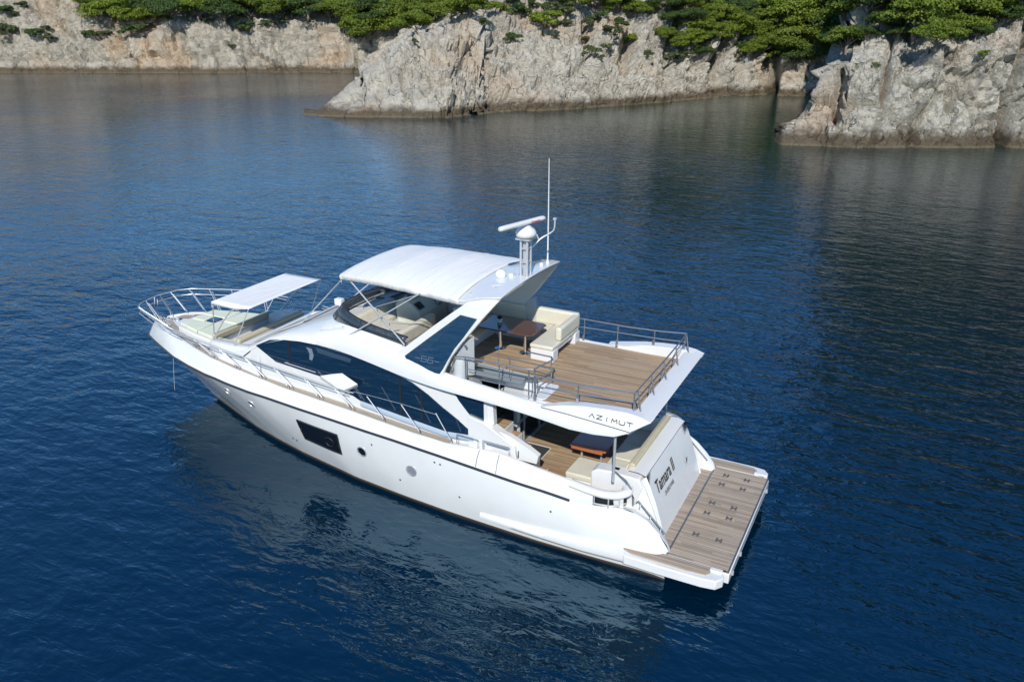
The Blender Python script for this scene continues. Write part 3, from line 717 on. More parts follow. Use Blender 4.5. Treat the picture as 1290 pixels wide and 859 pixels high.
# bulwark above the rub rail
b0 = row(21.0, lambda x, t: ip(x, RX, RY), lambda x, t: ip(x, RZX, RZZ)+0.0, 3.3)
def srow(dy, dz, k=1.0):
    xs = 20.45-abs(dy)*1.2
    return row(xs, lambda x, t: max(0, ip(3.3+(20.45-3.3)*t, SX, SY)+(dy if t < 0.999 else 0)), lambda x, t: ip(3.3+(20.45-3.3)*t, SX, SZ)+dz, 3.3)
top_o = srow(0, 0)
shoulder = [tuple(Vector(a).lerp(Vector(b), 0.55)+Vector((0, 0.035*min(1, b[1]), 0.015))) for a, b in zip(b0, top_o)]
bul = MB().loft([b0, shoulder, top_o, srow(-0.035, 0.010), srow(-0.05, 0.0), srow(-0.06, -0.16)]).mirror()
BUL = part(bul, "bulwark", WHITE, HULL, smooth=50)
# gate lines in the bulwark, by the side deck opening
gl = MB()
for x in (6.42, 5.85):
    z0, z1 = ip(x, RZX, RZZ)+0.05, ip(x, SX, SZ)-0.01
    y0, y1 = ip(x, RX, RY), ip(x, SX, SY)
    ym = (y0*0.45+y1*0.55)+0.045
    gl.tube([(x, y0-0.005+0.012, z0), (x, ym, z0*0.45+z1*0.55), (x, y1+0.012, z1)], 0.007, 5)
part(gl, "gate_joint", BLACK, HULL)
# bulwark cap that curls inboard over the fairleads
cap = catmull([(3.9, 2.33, 1.93), (3.45, 2.34, 1.88), (3.05, 2.33, 1.86), (2.75, 2.24, 1.87), (2.57, 2.06, 1.9), (2.62, 1.9, 1.92)], 6)
part(MB().tube(cap, 0.13, 12, sq=0.75).mirror(), "bulwark_cap", WHITE, HULL, smooth=60)
def mirror_pts(P): return [(x, -y, z) for x, y, z in P]
for sg in (1, -1):
    f = MB(); base = [(3.5, 2.33), (3.2, 2.34), (2.9, 2.28), (2.7, 2.16), (2.6, 2.0)]
    f.loft([[(x, sg*(y-0.05), 1.5) for x, y in base], [(x, sg*(y-0.05), 1.84) for x, y in base]])
    ob = part(f, "fairlead", BLACK, YACHT)
    r = MB()
    for x, y in ((3.28, 2.36), (2.93, 2.33), (2.7, 2.2)): r.tube([(x, sg*y, 1.5), (x, sg*y, 1.84)], 0.018)
    r.tube([(x, sg*(y+0.02), 1.56) for x, y in base], 0.02)
    part(r, "roller", STEEL, ob)
    h = MB().tube([(3.05, sg*1.8, 1.9), (3.05, sg*1.8, 2.14), (2.98, sg*1.8, 2.2), (2.65, sg*1.95, 2.12), (2.5, sg*2.02, 2.0), (2.42, sg*2.02, 1.75), (2.4, sg*2.05, 1.6)], 0.022)
    part(h, "grab_rail", DSTEEL, HULL)
    hr = MB().tube([(2.36, sg*1.93, 1.6), (2.32, sg*1.93, 1.66), (1.66, sg*1.93, 1.0), (1.62, sg*1.93, 0.95)], 0.018)
    for t in (0.1, 0.5, 0.9): hr.tube([(2.32-0.66*t, sg*1.93, 1.66-0.66*t), (2.32-0.66*t, sg*2.0, 1.58-0.66*t)], 0.014)
    part(hr, "stair_handrail", DSTEEL, HULL)
# portholes
for (x, z, r, lou) in ((15.25, 1.80, 0.13, 0), (14.2, 1.66, 0.135, 0), (10.0, 1.29, 0.16, 0), (8.37, 1.15, 0.165, 1)):
    y = hy(x, z); dx = (hy(x+0.1, z)-hy(x-0.1, z))/0.2; dz_ = (hy(x, z+0.1)-hy(x, z-0.1))/0.2
    n = Vector((-dx, 1, -dz_)).normalized(); u = n.cross(Vector((0, 0, 1))).normalized(); v = n.cross(u)
    c0 = Vector((x, y, z))
    def ring(rad, h): return [tuple(c0+n*h+u*math.cos(a)*rad+v*math.sin(a)*rad) for a in [2*math.pi*k/28 for k in range(28)]]
    fr_ = part(MB().loft([ring(r, -0.01), ring(r, 0.018), ring(r*0.84, 0.022), ring(r*0.8, 0.004)], True), "porthole", BRUSH, YACHT)
    part(MB().loft([ring(r*0.82, 0.006), ring(r*0.4, 0.007)], True, False, True), "porthole_glass", DGLASS if not lou else BLACK, fr_)
    if lou:
        s_ = MB()
        for k in range(-4, 5):
            hh = k*r*0.17; ww = math.sqrt(max(0, (r*0.8)**2-hh*hh))
            s_.tube([tuple(c0+n*0.014+v*hh-u*ww), tuple(c0+n*0.014+v*hh+u*ww)], 0.006, 4)
        part(s_, "louvre", STEEL, fr_)
# large hull window with an opening light
qd = [(12.27, 1.70), (10.80, 1.61), (10.80, 0.95), (12.20, 1.01)]
hw = part(MB().loft(hull_patch(qd, 0.012)), "hull_window", DGLASS, YACHT)
fq = hull_patch(qd, 0.02, 8); loop = fq[0]+[r[-1] for r in fq[1:]]+fq[-1][::-1][1:]+[r[0] for r in fq[::-1][1:-1]]
part(MB().tube(loop+[loop[0]], 0.022, 6), "window_frame", BLACK, hw)
cx, cz = 11.15, 1.27
part(MB().tube([(cx+0.15*math.cos(a), hy(cx+0.15*math.cos(a), cz+0.15*math.sin(a), 0.025), cz+0.15*math.sin(a)) for a in [2*math.pi*k/20 for k in range(21)]], 0.014, 6), "opening_light", BLACK, hw)
# small skin fittings and marks on the topsides
sk = MB()
for x, z in ((12.9, 0.75), (12.75, 0.72), (9.62, 1.62), (7.62, 1.62), (7.45, 1.6), (8.8, 0.72), (6.9, 0.78), (4.3, 1.15)):
    y = hy(x, z); sk.lathe([(0.0, -0.01), (0.028, -0.01), (0.028, 0.012), (0.0, 0.016)], (x, y, z), 10, 'y')
part(sk, "skin_fitting", DSTEEL, HULL)
# spray ledge growing into the side of the bathing platform
led = []
for i in range(25):
    x = 6.3-(6.3-2.3)*i/24; k = i/24
    y = hy(x, 0.55); led.append([(x, y-0.05, 0.32), (x, y+0.02+0.17*k**0.8, 0.34+0.06*k), (x, y+0.03+0.20*k**0.8, 0.42+0.04*k), (x, y+0.01+0.20*k**0.8, 0.46+0.16*k), (x, y-0.05, 0.55+0.09*k)])
part(MB().loft(led).mirror(), "spray_ledge", WHITE, HULL, smooth=60)

# ---- bathing platform
PL = [(0.32, 0.0), (0.32, 2.3), (0.06, 2.42), (0.06, 2.55), (0.18, 2.72), (0.5, 2.77), (1.5, 2.78), (2.35, 2.76), (2.4, 2.3), (2.4, 0)]
def half(pts): return pts+[(x, -y) for x, y in pts[::-1]]
pf = part(MB().xy(half(PL), 0.40, 0.645), "swim_platform", WHITE, bevel=0.03, bseg=3)
part(MB().xy([(-0.02, -2.28), (-0.02, 2.28), (1.44, 2.28), (1.44, -2.28)], 0.34, 0.60), "lift_platform", WHITE, pf, bevel=0.02)
lp = MB().xy([(0.03, -2.24), (0.03, 2.24), (1.43, 2.24), (1.43, -2.24)], 0.60, 0.655); part(lp, "platform_teak", TEAKG, pf)
fx = MB().xy([(1.47, -2.24), (1.47, 2.24), (1.86, 2.1), (1.86, -2.1)], 0.645, 0.662); part(fx, "step_teak", TEAKG, pf)
part(MB().box(1.435, 1.462, -2.26, 2.26, 0.63, 0.668), "platform_joint", DSTEEL, pf)
st = [(0.42, 2.30), (0.36, 2.5), (0.46, 2.62), (0.9, 2.66), (2.2, 2.63), (2.45, 2.5), (1.9, 2.30)]
part(MB().xy(st, 0.64, 0.672).mirror(), "side_teak", TEAKG, pf)
part(MB().box(0.0, 0.022, -2.25, 2.25, 0.53, 0.664), "platform_edge_trim", DSTEEL, pf)
part(MB().xy([(0.12, 2.30), (0.12, 2.42), (0.4, 2.42), (0.4, 2.30)], 0.64, 0.70).mirror(), "platform_step_block", WHITE, pf, bevel=0.012)
FITT = mat("worn_fitting", (0.13, 0.12, 0.11), 0.45, 0.3)
for x in (0.5, 1.06):
    for y in (-1.88, -1.38, -0.37, 0.15, 1.18):
        f = MB()
        for dx_ in (-0.055, 0.055):
            f.box(x+dx_-0.018, x+dx_+0.018, y-0.085, y+0.085, 0.652, 0.672)
        f.box(x-0.034, x+0.034, y-0.03, y+0.03, 0.652, 0.664)
        part(f, "tender_fitting", FITT, pf, bevel=0.004)
sl_ = MB().box(0.06, 0.4, 2.25, 2.28, 0.652, 0.664); part(sl_, "ladder_slot", BLACK, pf)
# short posts and fender cleats on the platform edge
pc = MB()
for y in (1.2, 2.0, -1.9): pc.lathe([(0, 0), (0.03, 0), (0.03, 0.1), (0, 0.1)], (-0.04, y, 0.42), 8)
part(pc, "edge_cleat", STEEL, pf)

# ---- transom with the name
TR = MB()
tf = [[(2.26, y, 2.16), (2.14, y, 1.9), (1.98, y, 1.5), (1.83, y, 1.05), (1.72, y, 0.66)] for y in np.linspace(-1.62, 1.62, 9)]
TR.loft([[p for p in r] for r in tf])
TR.loft([[(2.26, y, 2.16), (2.45, y, 2.22), (2.72, y, 2.22), (2.72, y, 1.4)] for y in (-1.62, 1.62)])
trm = part(TR, "transom", WHITE, smooth=60)
part(MB().loft([[(2.26, 1.62, 2.16), (2.14, 1.62, 1.9), (1.98, 1.62, 1.5), (1.83, 1.62, 1.05), (1.72, 1.62, 0.66)],
                [(2.42, 1.70, 2.05), (2.26, 1.70, 1.8), (2.06, 1.70, 1.4), (1.88, 1.70, 1.0), (1.76, 1.70, 0.66)],
                [(3.4, 1.74, 2.05), (3.0, 1.74, 1.8), (2.8, 1.74, 1.4), (2.6, 1.74, 1.0), (2.5, 1.74, 0.66)]]).mirror(), "transom_side", WHITE, trm)
part(MB().tube([(2.34, 1.68, 2.1), (2.2, 1.68, 1.84), (2.02, 1.68, 1.44), (1.86, 1.68, 1.02), (1.73, 1.66, 0.68)], 0.035, 8).mirror(), "transom_edge", WHITE, trm)
part(MB().tube([(2.27, -1.6, 2.165), (2.27, 1.6, 2.165)], 0.007, 5), "hatch_joint", BLACK, trm)
jt = MB()
for y in (-0.5,): jt.tube([(2.145, y, 1.9), (1.985, y, 1.5), (1.835, y, 1.05), (1.725, y, 0.68)], 0.004, 4)
part(jt, "panel_joint", GREYW, trm)
def text_obj(name, s, size, origin, xdir, ydir, mat_, parent, shear=0.0, extrude=0.003, squeeze=1.0, wgt=0.0):
    cu = bpy.data.curves.new(name, 'FONT'); cu.body = s; cu.size = size; cu.shear = shear; cu.extrude = 0; cu.align_x = 'CENTER'; cu.align_y = 'CENTER'; cu.offset = wgt
    to = bpy.data.objects.new("tmp_text", cu); COL.objects.link(to)
    bpy.context.view_layer.update()
    me = bpy.data.meshes.new_from_object(to.evaluated_get(bpy.context.evaluated_depsgraph_get()))
    bpy.data.objects.remove(to); bpy.data.curves.remove(cu)
    X = Vector(xdir).normalized(); Y = Vector(ydir).normalized(); Z = X.cross(Y)
    O = Vector(origin)
    for v in me.vertices:
        v.co = O+X*v.co.x*squeeze+Y*v.co.y+Z*0.0
    me.materials.clear(); me.materials.append(mat_); me.name = name
    o = bpy.data.objects.new(name, me)
    return put(o, parent)
Yt = Vector((0.30, 0, 0.95))          # up the transom face
text_obj("name_lettering", "Tamara II", 0.46, (2.062, 0.68, 1.745), (0, -1, 0), (0.40, 0, 1.0), MARK, trm, shear=0.12, squeeze=0.80, wgt=0.008)
text_obj("port_lettering", "DUBROVNIK", 0.16, (1.938, 0.62, 1.43), (0, -1, 0), (0.38, 0, 1.0), MARK, trm, squeeze=0.78, shear=0.1)
fl_ = MB(); ce = Vector((1.945, -0.86, 1.45)); U = Vector((0, -1, 0)); V = Vector((0.37, 0, 1.0)).normalized(); nn = Vector((-1, 0, 0.37)).normalized()
for k in range(5):
    a = math.radians(90+72*k)
    for rr, ww in ((0.11, 0.045),):
        d = U*math.cos(a)+V*math.sin(a); e = U*-math.sin(a)+V*math.cos(a)
        fl_.add([tuple(ce+nn*0.006+d*0.03-e*0.02), tuple(ce+nn*0.006+d*rr-e*ww), tuple(ce+nn*0.006+d*(rr+0.05)), tuple(ce+nn*0.006+d*rr+e*ww), tuple(ce+nn*0.006+d*0.03+e*0.02)], [(0, 1, 2, 3, 4)])
part(fl_, "flower_emblem", NONSKID, trm)
em = MB()
for a in (25, 115, 205, 295):
    a = math.radians(a); d = U*math.cos(a)+V*math.sin(a); e = U*-math.sin(a)+V*math.cos(a); rr = 0.13 if int(math.degrees(a)+.5) in (25, 205) else 0.06
    em.add([tuple(ce+nn*0.011+d*rr), tuple(ce+nn*0.011+e*0.03), tuple(ce+nn*0.011-d*0.01), tuple(ce+nn*0.011-e*0.03)], [(0, 1, 2, 3)])
part(em, "star_emblem", MARK, trm)
stp = MB()
for k, (x0, x1, z) in enumerate(((1.9, 2.15, 0.86), (2.15, 2.42, 1.1), (2.42, 2.7, 1.32))): stp.box(x0, x1+0.4, 1.72, 1.97, 0.6, z)
part(stp.mirror(), "transom_stair", WHITE, trm, bevel=0.01)
tt = MB()
for k, (x0, x1, z) in enumerate(((1.9, 2.15, 0.862), (2.15, 2.42, 1.102))): tt.box(x0+0.02, x1-0.02, 1.74, 1.95, z, z+0.012)
part(tt.mirror(), "stair_teak", TEAKG, trm)

# ---- cockpit
part(MB().box(2.6, 6.35, -2.2, 2.2, 1.24, 1.30), "cockpit_floor", TEAKW)
ci = MB()
ci.loft([[(x, ip(x, SX, SY)-0.10, ip(x, SX, SZ)), ] for x in ()]) if 0 else None
A, Bm = [], []
for x in np.linspace(2.6, 6.4, 16):
    A.append((x, ip(x, SX, SY)-0.11, ip(x, SX, SZ)-0.02)); Bm.append((x, ip(x, SX, SY)-0.16, 1.25))
part(ci.loft([A, Bm]).mirror(), "cockpit_side", WHITE)
blk = [(3.62, 1.62), (3.58, 1.3), (2.7, 1.3), (2.35, 1.62), (2.35, 1.74), (3.62, 1.74)]
part(MB().prism([(3.62, 1.76, 1.28), (3.62, 1.76, 2.02), (3.45, 1.76, 2.13), (3.1, 1.76, 2.15), (2.4, 1.76, 2.12), (2.3, 1.76, 1.9), (2.5, 1.76, 1.28)], (0, -0.4, 0)).mirror(), "cockpit_coaming", WHITE, bevel=0.035, bseg=3)
vv = MB().box(2.96, 3.14, 1.50, 1.60, 2.148, 2.158); part(vv.mirror(), "deck_light", DGLASS)
# sofa base under the aft bench
bs = part(MB().box(2.72, 3.60, -1.34, 1.34, 1.3, 1.62).box(3.60, 4.35, 0.72, 1.62, 1.3, 1.58), "bench_base", WHITE, bevel=0.02)
hole = MB()
for x in (4.1, 3.72): hole.lathe([(0.0, 0), (0.075, 0), (0.06, 0.012), (0.0, 0.012)], (x, 1.622, 1.42), 14, 'y')
part(hole, "cup_recess", BLACK, bs)
# aft saloon wall with glass doors
dw = part(MB().box(6.30, 6.42, -2.0, 1.9, 1.3, 3.45), "saloon_door", DGLASS)
df = MB()
for y in (-1.95, -0.95, 0.05, 0.62): df.box(6.27, 6.30, y-0.03, y+0.03, 1.3, 3.4)
df.box(6.24, 6.30, -1.9, 0.9, 1.3, 1.34)
part(df, "door_frame", STEEL, dw)
# curtains and the light post just inside the doors
for y in (0.42, -1.74):
    cu_ = MB().loft([[(6.27+0.02*math.sin(k*2.1), y-0.1+0.02*k, z) for k in range(11)] for z in (1.35, 2.4, 3.4)])
    part(cu_, "door_curtain", GREYCOVER, dw)
# stairs from the cockpit to the flybridge, treads of teak
fs_ = part(MB().prism([(5.5, 2.06, 1.9), (5.57, 2.06, 2.36), (6.42, 2.06, 2.80), (6.9, 2.06, 2.9), (6.9, 2.06, 1.5), (5.5, 2.06, 1.5)], (0, -0.34, 0)), "stair_housing", WHITE, bevel=0.02)
part(MB().box(5.49, 5.505, 1.8, 1.98, 2.0, 2.2), "socket_panel", BLACK, fs_)
tr_ = ((4.98, 1.47), (5.22, 1.70), (5.50, 2.0), (5.76, 2.3), (6.02, 2.56), (6.30, 2.8), (6.55, 3.08), (6.8, 3.34))
for i, (x, z) in enumerate(tr_):
    y0 = 1.25 if i < 2 else 1.2
    y1 = 1.98 if i < 2 else 1.72
    s_ = part(MB().box(x, x+0.42, y0, y1, max(1.3, z-0.55) if i < 5 else z-0.06, z), "stair_step", WHITE, YACHT, bevel=0.01)
    part(MB().box(x+0.015, x+0.30, y0+0.03, y1-0.03, z, z+0.014), "tread", TEAKW, s_)
part(MB().lathe([(0, 0), (0.045, 0), (0.04, 0.015), (0, 0.015)], (4.975, 1.62, 1.40), 12, 'x'), "step_light", BLACK, fs_)
# vent grille on the bulwark side of the stair housing
vg = MB()
for k in range(6): vg.box(5.62+k*0.05, 5.65+k*0.05, 2.06, 2.068, 1.98, 2.10)
part(vg, "vent_slot", GREYW, fs_)

# ---- decks
dk = MB(); Lr, Rr = [], []
for x in np.linspace(6.2, 20.2, 60):
    y = max(0.02, ip(x, SX, SY)-0.1); z = ip(x, SX, SZ)-0.09
    Lr.append((x, y, z)); Rr.append((x, -y, z))
part(dk.loft([Lr, [(x, 0, z+0.02) for x, y, z in Lr], Rr]), "side_deck", NONSKID)
TX = [7.2, 10.2, 11.6, 13.3, 15.1, 16.9, 17.9, 19.2, 19.8]
TY = [1.95, 1.96, 1.92, 1.84, 1.72, 1.27, 0.95, 0.36, 0.0]
td = MB(); a_, b_ = [], []
for x in np.linspace(7.45, 19.8, 60):
    z = ip(x, SX, SZ)-0.05
    a_.append((x, max(0.03, ip(x, SX, SY)-0.065), z)); b_.append((x, min(ip(x, TX, TY), ip(x, SX, SY)-0.2), z))
td.loft([a_, b_]).mirror()
part(td, "side_deck_teak", TEAKS)
# lockers and winch gear on the foredeck
an = MB().lathe([(0, 0), (0.10, 0), (0.10, 0.05), (0.06, 0.08), (0.06, 0.13), (0.09, 0.16), (0.05, 0.2), (0, 0.2)], (19.45, 0.02, 2.6), 14)
an.box(19.55, 20.35, -0.05, 0.05, 2.6, 2.66)
AN = part(an, "anchor_windlass", STEEL, bevel=0.01)
ch = MB()
for k in range(10): ch.lathe([(0.02, -0.012), (0.035, 0), (0.02, 0.012)], (19.6+k*0.075, 0.0, 2.68), 8, 'y' if k % 2 else 'z')
part(ch, "anchor_chain", DSTEEL, AN)
part(MB().tube([(20.2, 0.0, 2.68), (20.75, 0, 2.6), (20.95, 0, 2.35)], 0.04).box(20.35, 20.7, -0.17, 0.17, 2.6, 2.64), "anchor", DSTEEL, AN)
for sg in (1, -1):
    c_ = MB().tube([(19.2, sg*0.52, 2.72), (19.5, sg*0.42, 2.72)], 0.02); c_.tube([(19.3, sg*0.49, 2.6), (19.3, sg*0.49, 2.72)], 0.016); c_.tube([(19.4, sg*0.46, 2.6), (19.4, sg*0.46, 2.72)], 0.016)
    part(c_, "mooring_cleat", STEEL)
an2 = MB()
for x, y in ((19.0, 0.25), (19.05, -0.3), (18.95, 0.0)): an2.lathe([(0, 0), (0.07, 0), (0.06, 0.02), (0, 0.02)], (x, y, 2.62), 12)
part(an2, "deck_filler", DSTEEL)
part(MB().tube([(19.95, 0.02, 1.35), (19.97, 0.1, 0.7), (20.0, 0.2, -0.3)], 0.005, 6), "anchor_line", GREYW)

# ---- coachroof in front of the windscreen
cr = [(18.85, 0), (18.8, 0.35), (18.55, 0.78), (17.6, 1.04), (16.52, 1.26), (16.52, 0)]
part(MB().xy(half(cr), 2.45, 2.86), "coachroof", WHITE, bevel=0.05, bseg=3)
hh = part(MB().box(17.5, 17.92, -0.22, 0.22, 2.86, 2.95), "deck_hatch", WHITE, bevel=0.02)
part(MB().box(17.54, 17.88, -0.18, 0.18, 2.95, 3.005), "hatch_glass", GLASS, hh)
# seating well coaming
W0 = [(16.35, 1.50), (16.2, 1.62), (15.2, 1.80), (14.2, 1.9), (13.9, 1.9)]
cw = MB()
rows_ = []
for (x, y, z) in ((16.42, 1.42, 3.02), (16.25, 1.62, 3.08), (15.6, 1.72, 3.13), (15.0, 1.79, 3.18), (14.4, 1.86, 3.28), (13.9, 1.92, 3.45)):
    rows_.append([(x, y+0.10, 2.42), (x, y+0.02, z-0.1), (x, y-0.01, z-0.02), (x, y-0.05, z), (x, y-0.25, z), (x, y-0.29, z-0.03), (x, y-0.29, 2.5)])
cw.loft(rows_, False, True, False).mirror()
part(cw, "seating_coaming", WHITE, smooth=50)
part(MB().box(14.6, 16.45, -1.45, 1.45, 2.40, 2.50), "well_floor", TEAKS)
part(MB().box(14.65, 15.12, -1.52, 1.52, 2.5, 3.16), "seat_shelf", WHITE, bevel=0.03)
# ---- deckhouse side walls
ZD = lambda x: ip(x, SX, SZ)-0.13
wall = [(14.25, 3.36), (13.4, 3.76), (12.7, 3.93), (12.0, 3.97), (10.6, 3.87), (9.6, 3.72), (8.6, 3.56), (7.3, 3.52), (6.4, 3.50)]
low = [(6.4, 2.75), (6.1, 2.62), (5.75, 2.55), (5.2, 2.32), (4.95, 2.18), (5.0, 1.95), (6.2, 1.95), (7.4, 1.93)]
bot = [(x, ZD(x)-0.05) for x in (7.6, 9, 10.5, 12, 13.3, 14.25)]
HS = part(MB().xz(wall+low+bot, 1.95, 1.80).mirror(), "deckhouse_side", WHITE, smooth=0)
win = [(14.0, 3.47), (13.45, 3.74), (12.72, 3.885), (12.0, 3.92), (10.6, 3.82), (9.6, 3.67), (8.62, 3.43), (8.1, 3.17), (7.65, 2.89), (7.2, 2.64), (6.66, 2.30), (6.75, 2.20), (7.5, 2.10), (8.8, 2.24), (10.1, 2.40), (10.85, 2.72), (11.7, 2.97), (13.3, 3.10)]
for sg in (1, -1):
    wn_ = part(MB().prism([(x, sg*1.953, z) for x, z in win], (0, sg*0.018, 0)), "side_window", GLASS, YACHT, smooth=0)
    mu = MB()
    for x0, z0, z1 in ((12.74, 3.07, 3.86), (9.0, 2.3, 3.5), (8.35, 2.25, 3.26)):
        mu.prism([(x0-0.03, sg*1.973, z0), (x0+0.03, sg*1.973, z0), (x0+0.03, sg*1.973, z1), (x0-0.03, sg*1.973, z1)], (0, sg*0.004, 0))
    part(mu, "mullion", BLACK, wn_)
    for nm_, pl_, mc_ in (("painted_sheen_band", [(11.75, 3.83), (10.55, 3.72), (10.6, 3.60), (11.7, 3.68)], (0.035, 0.06, 0.09)), ("painted_sheen_blotch", [(12.1, 3.78), (11.9, 3.76), (11.86, 3.55), (11.93, 3.4), (12.03, 3.42), (12.0, 3.6)], (0.16, 0.19, 0.22))):  # lighter patches on the pane, painting in reflections and hints of the interior
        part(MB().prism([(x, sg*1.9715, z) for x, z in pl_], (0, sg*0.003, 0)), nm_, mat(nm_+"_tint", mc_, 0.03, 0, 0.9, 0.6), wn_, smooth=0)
    aw = [(7.36, 3.46), (6.48, 3.43), (6.48, 2.72), (6.68, 2.72), (6.95, 2.95), (7.2, 3.22)]
    part(MB().prism([(x, sg*1.953, z) for x, z in aw], (0, sg*0.018, 0)), "quarter_window", GLASS, HS, smooth=0)
    # low grey-blue moulding below the glass and the white fin in front of it
    part(MB().tube([(10.3, sg*2.0, 2.45), (9.0, sg*2.03, 2.33), (7.6, sg*2.04, 2.2), (6.75, sg*2.03, 2.27)], 0.055, 8, sq=1.5), "sill_moulding", mat("sill_grey_%d" % (sg+1), (0.35, 0.42, 0.5), 0.25, 0, 0.5, 0.4), HS)
    fin = MB(); a = [(11.75, sg*1.955, 3.0), (10.9, sg*1.975, 3.24), (10.27, sg*2.13, 3.10), (10.8, sg*2.2, 2.80)]
    fin.add(a+[(11.7, sg*1.955, 2.86), (10.95, sg*1.955, 2.72), (10.35, sg*1.99, 2.95), (10.82, sg*2.12, 2.72)], [(0, 1, 2, 3), (0, 3, 7, 4), (3, 2, 6, 7), (1, 5, 6, 2), (4, 7, 6, 5), (0, 4, 5, 1)])
    part(fin, "side_fin", WHITE, HS, bevel=0.015)
    hr = MB().tube([(12.9, sg*2.02, 3.17), (11.8, sg*2.02, 3.09)], 0.014)
    part(hr, "hand_rail", STEEL, HS)

# ---- windscreen, fairing and flybridge side band
FS = [(14.95, [(0, 3.14), (0.8, 3.14), (1.35, 3.12), (1.65, 3.10), (1.86, 3.05), (1.9, 2.9)]),
      (14.6, [(0, 3.24), (0.8, 3.24), (1.38, 3.24), (1.68, 3.22), (1.89, 3.16), (1.95, 3.0)]),
      (14.2, [(0, 3.42), (0.8, 3.42), (1.38, 3.42), (1.68, 3.42), (1.9, 3.38), (1.965, 3.3)]),
      (13.6, [(0, 3.74), (0.8, 3.74), (1.36, 3.76), (1.66, 3.76), (1.9, 3.72), (1.972, 3.62)]),
      (12.9, [(0, 4.08), (0.8, 4.07), (1.32, 4.05), (1.64, 4.02), (1.9, 3.96), (1.98, 3.85)]),
      (12.3, [(0, 4.32), (0.75, 4.28), (1.3, 4.22), (1.66, 4.13), (1.93, 4.03), (2.0, 3.92)]),
      (11.7, [(0, 4.50), (0.8, 4.50), (1.38, 4.46), (1.76, 4.30), (1.97, 4.1), (2.02, 3.94)])]
f = MB(); rows_ = [[(x, y, z) for y, z in r] for x, r in FS]
f.loft(rows_).mirror()
FA = part(f, "roof_fairing", WHITE, smooth=60)
cv = MB(); rr = []
for x, r in FS[1:5]:
    k = (x-12.9)/(14.6-12.9); ymax = 1.42 if x > 13 else 1.2
    rr.append([(x, yy, float(np.interp(yy, [q[0] for q in r], [q[1] for q in r]))+0.022+0.015*math.sin(yy*7+x*3)) for yy in np.linspace(-ymax, ymax, 15) ] if False else [(x, yy, float(np.interp(abs(yy), [q[0] for q in r], [q[1] for q in r]))+0.03) for yy in np.linspace(-ymax, ymax, 15)])
part(MB().loft(rr), "windscreen_cover", GREYCOVER, FA, solid=0.02)
SB = [(11.7, 1.76, 4.30, 2.02, 3.92), (11.0, 1.80, 4.52, 2.04, 3.90), (10.5, 1.82, 4.60, 2.06, 3.85), (10.0, 1.84, 4.53, 2.09, 3.79), (9.0, 1.88, 4.41, 2.13, 3.64), (8.6, 1.92, 4.34, 2.15, 3.59),
      (8.0, 1.96, 4.1, 2.18, 3.54), (7.6, 2.0, 3.95, 2.2, 3.52), (7.0, 2.04, 3.90, 2.22, 3.50), (6.0, 2.08, 3.83, 2.25, 3.47), (5.2, 2.12, 3.77, 2.28, 3.43), (4.6, 2.16, 3.76, 2.30, 3.38), (4.0, 2.16, 3.74, 2.32, 3.32), (3.4, 2.14, 3.70, 2.32, 3.33), (2.9, 2.12, 3.66, 2.30, 3.38), (2.5, 2.05, 3.63, 2.25, 3.56)]
bd = []
for x, yi, zt, yo, zb in SB:
    zm = zt-(zt-zb)*0.25
    bd.append([(x, 1.7, 3.62), (x, yi-0.08, zt-0.03) if x < 8.2 else (x, yi-0.06, zt-0.02), (x, yi, zt), (x, yi+(yo-yi)*0.55, zt-(zt-zb)*0.12), (x, yo, zm-(zt-zb)*0.15), (x, yo+0.005, zb+0.03), (x, yo-0.04, zb), (x, 1.7, zb+0.02)])
part(MB().loft(bd, True, True, True).mirror(), "flybridge_side_band", WHITE, smooth=55)
# aft wings that carry the lettering
wg_o = [(4.75, 3.775), (4.2, 3.90), (3.7, 3.99), (3.2, 4.04), (2.63, 4.07), (2.3, 4.03), (2.05, 3.95), (2.5, 3.64), (3.4, 3.705), (4.1, 3.75)]
for sg in (1, -1):
    mw = MB(); n = len(wg_o)
    outer = [(x, sg*(2.33 if z < 3.8 or x < 2.4 else 2.28), z) for x, z in wg_o]
    inner = [(x, sg*(1.98 if x < 4.6 else 2.1), z-0.02) for x, z in wg_o]
    outer2 = [(x, sg*2.35, z) if z < 3.8 else (x, sg*2.27, z) for x, z in wg_o]
    mw.add(outer2+inner, [tuple(range(n))]+[tuple(range(n, 2*n))[::-1]]+[(i, (i+1) % n, (i+1) % n+n, i+n) for i in range(n)])
    WG = part(mw, "flybridge_wing", WHITE, bevel=0.012)
# aft beam between the wings
part(MB().xz([(2.05, 3.95), (2.25, 4.01), (2.52, 4.02), (2.56, 3.72), (2.62, 3.46), (2.5, 3.56)], -2.2, 2.2), "flybridge_aft_beam", WHITE, bevel=0.02)
# lettering AZIMUT on the port wing, built from strokes
def strokes(name, segs, O, X, Y, s, wth, mat_, parent, lift=0.004):
    mb = MB(); X = Vector(X).normalized(); Y = Vector(Y).normalized(); Z = X.cross(Y)
    for (x0, y0, x1, y1) in segs:
        a = Vector((x0, y0)); b = Vector((x1, y1)); d = (b-a).normalized(); p = Vector((-d.y, d.x))*wth/2; e = d*wth*0.3
        q_ = [a-e+p, a-e-p, b+e-p, b+e+p]
        mb.prism([tuple(Vector(O)+X*(v.x*s)+Y*(v.y*s)) for v in q_], tuple(Z*lift))
    return part(mb, name, mat_, parent, smooth=0)
def word(glyphs, pitch):
    out = []
    for i, gph in enumerate(glyphs):
        for s_ in gph: out.append((s_[0]+i*pitch, s_[1], s_[2]+i*pitch, s_[3]))
    return out
gA = [(0, 0, .5, 1), (.5, 1, 1, 0)]; gZ = [(0, 1, 1, 1), (1, 1, 0, 0), (0, 0, 1, 0)]; gI = [(.5, 0, .5, 1)]
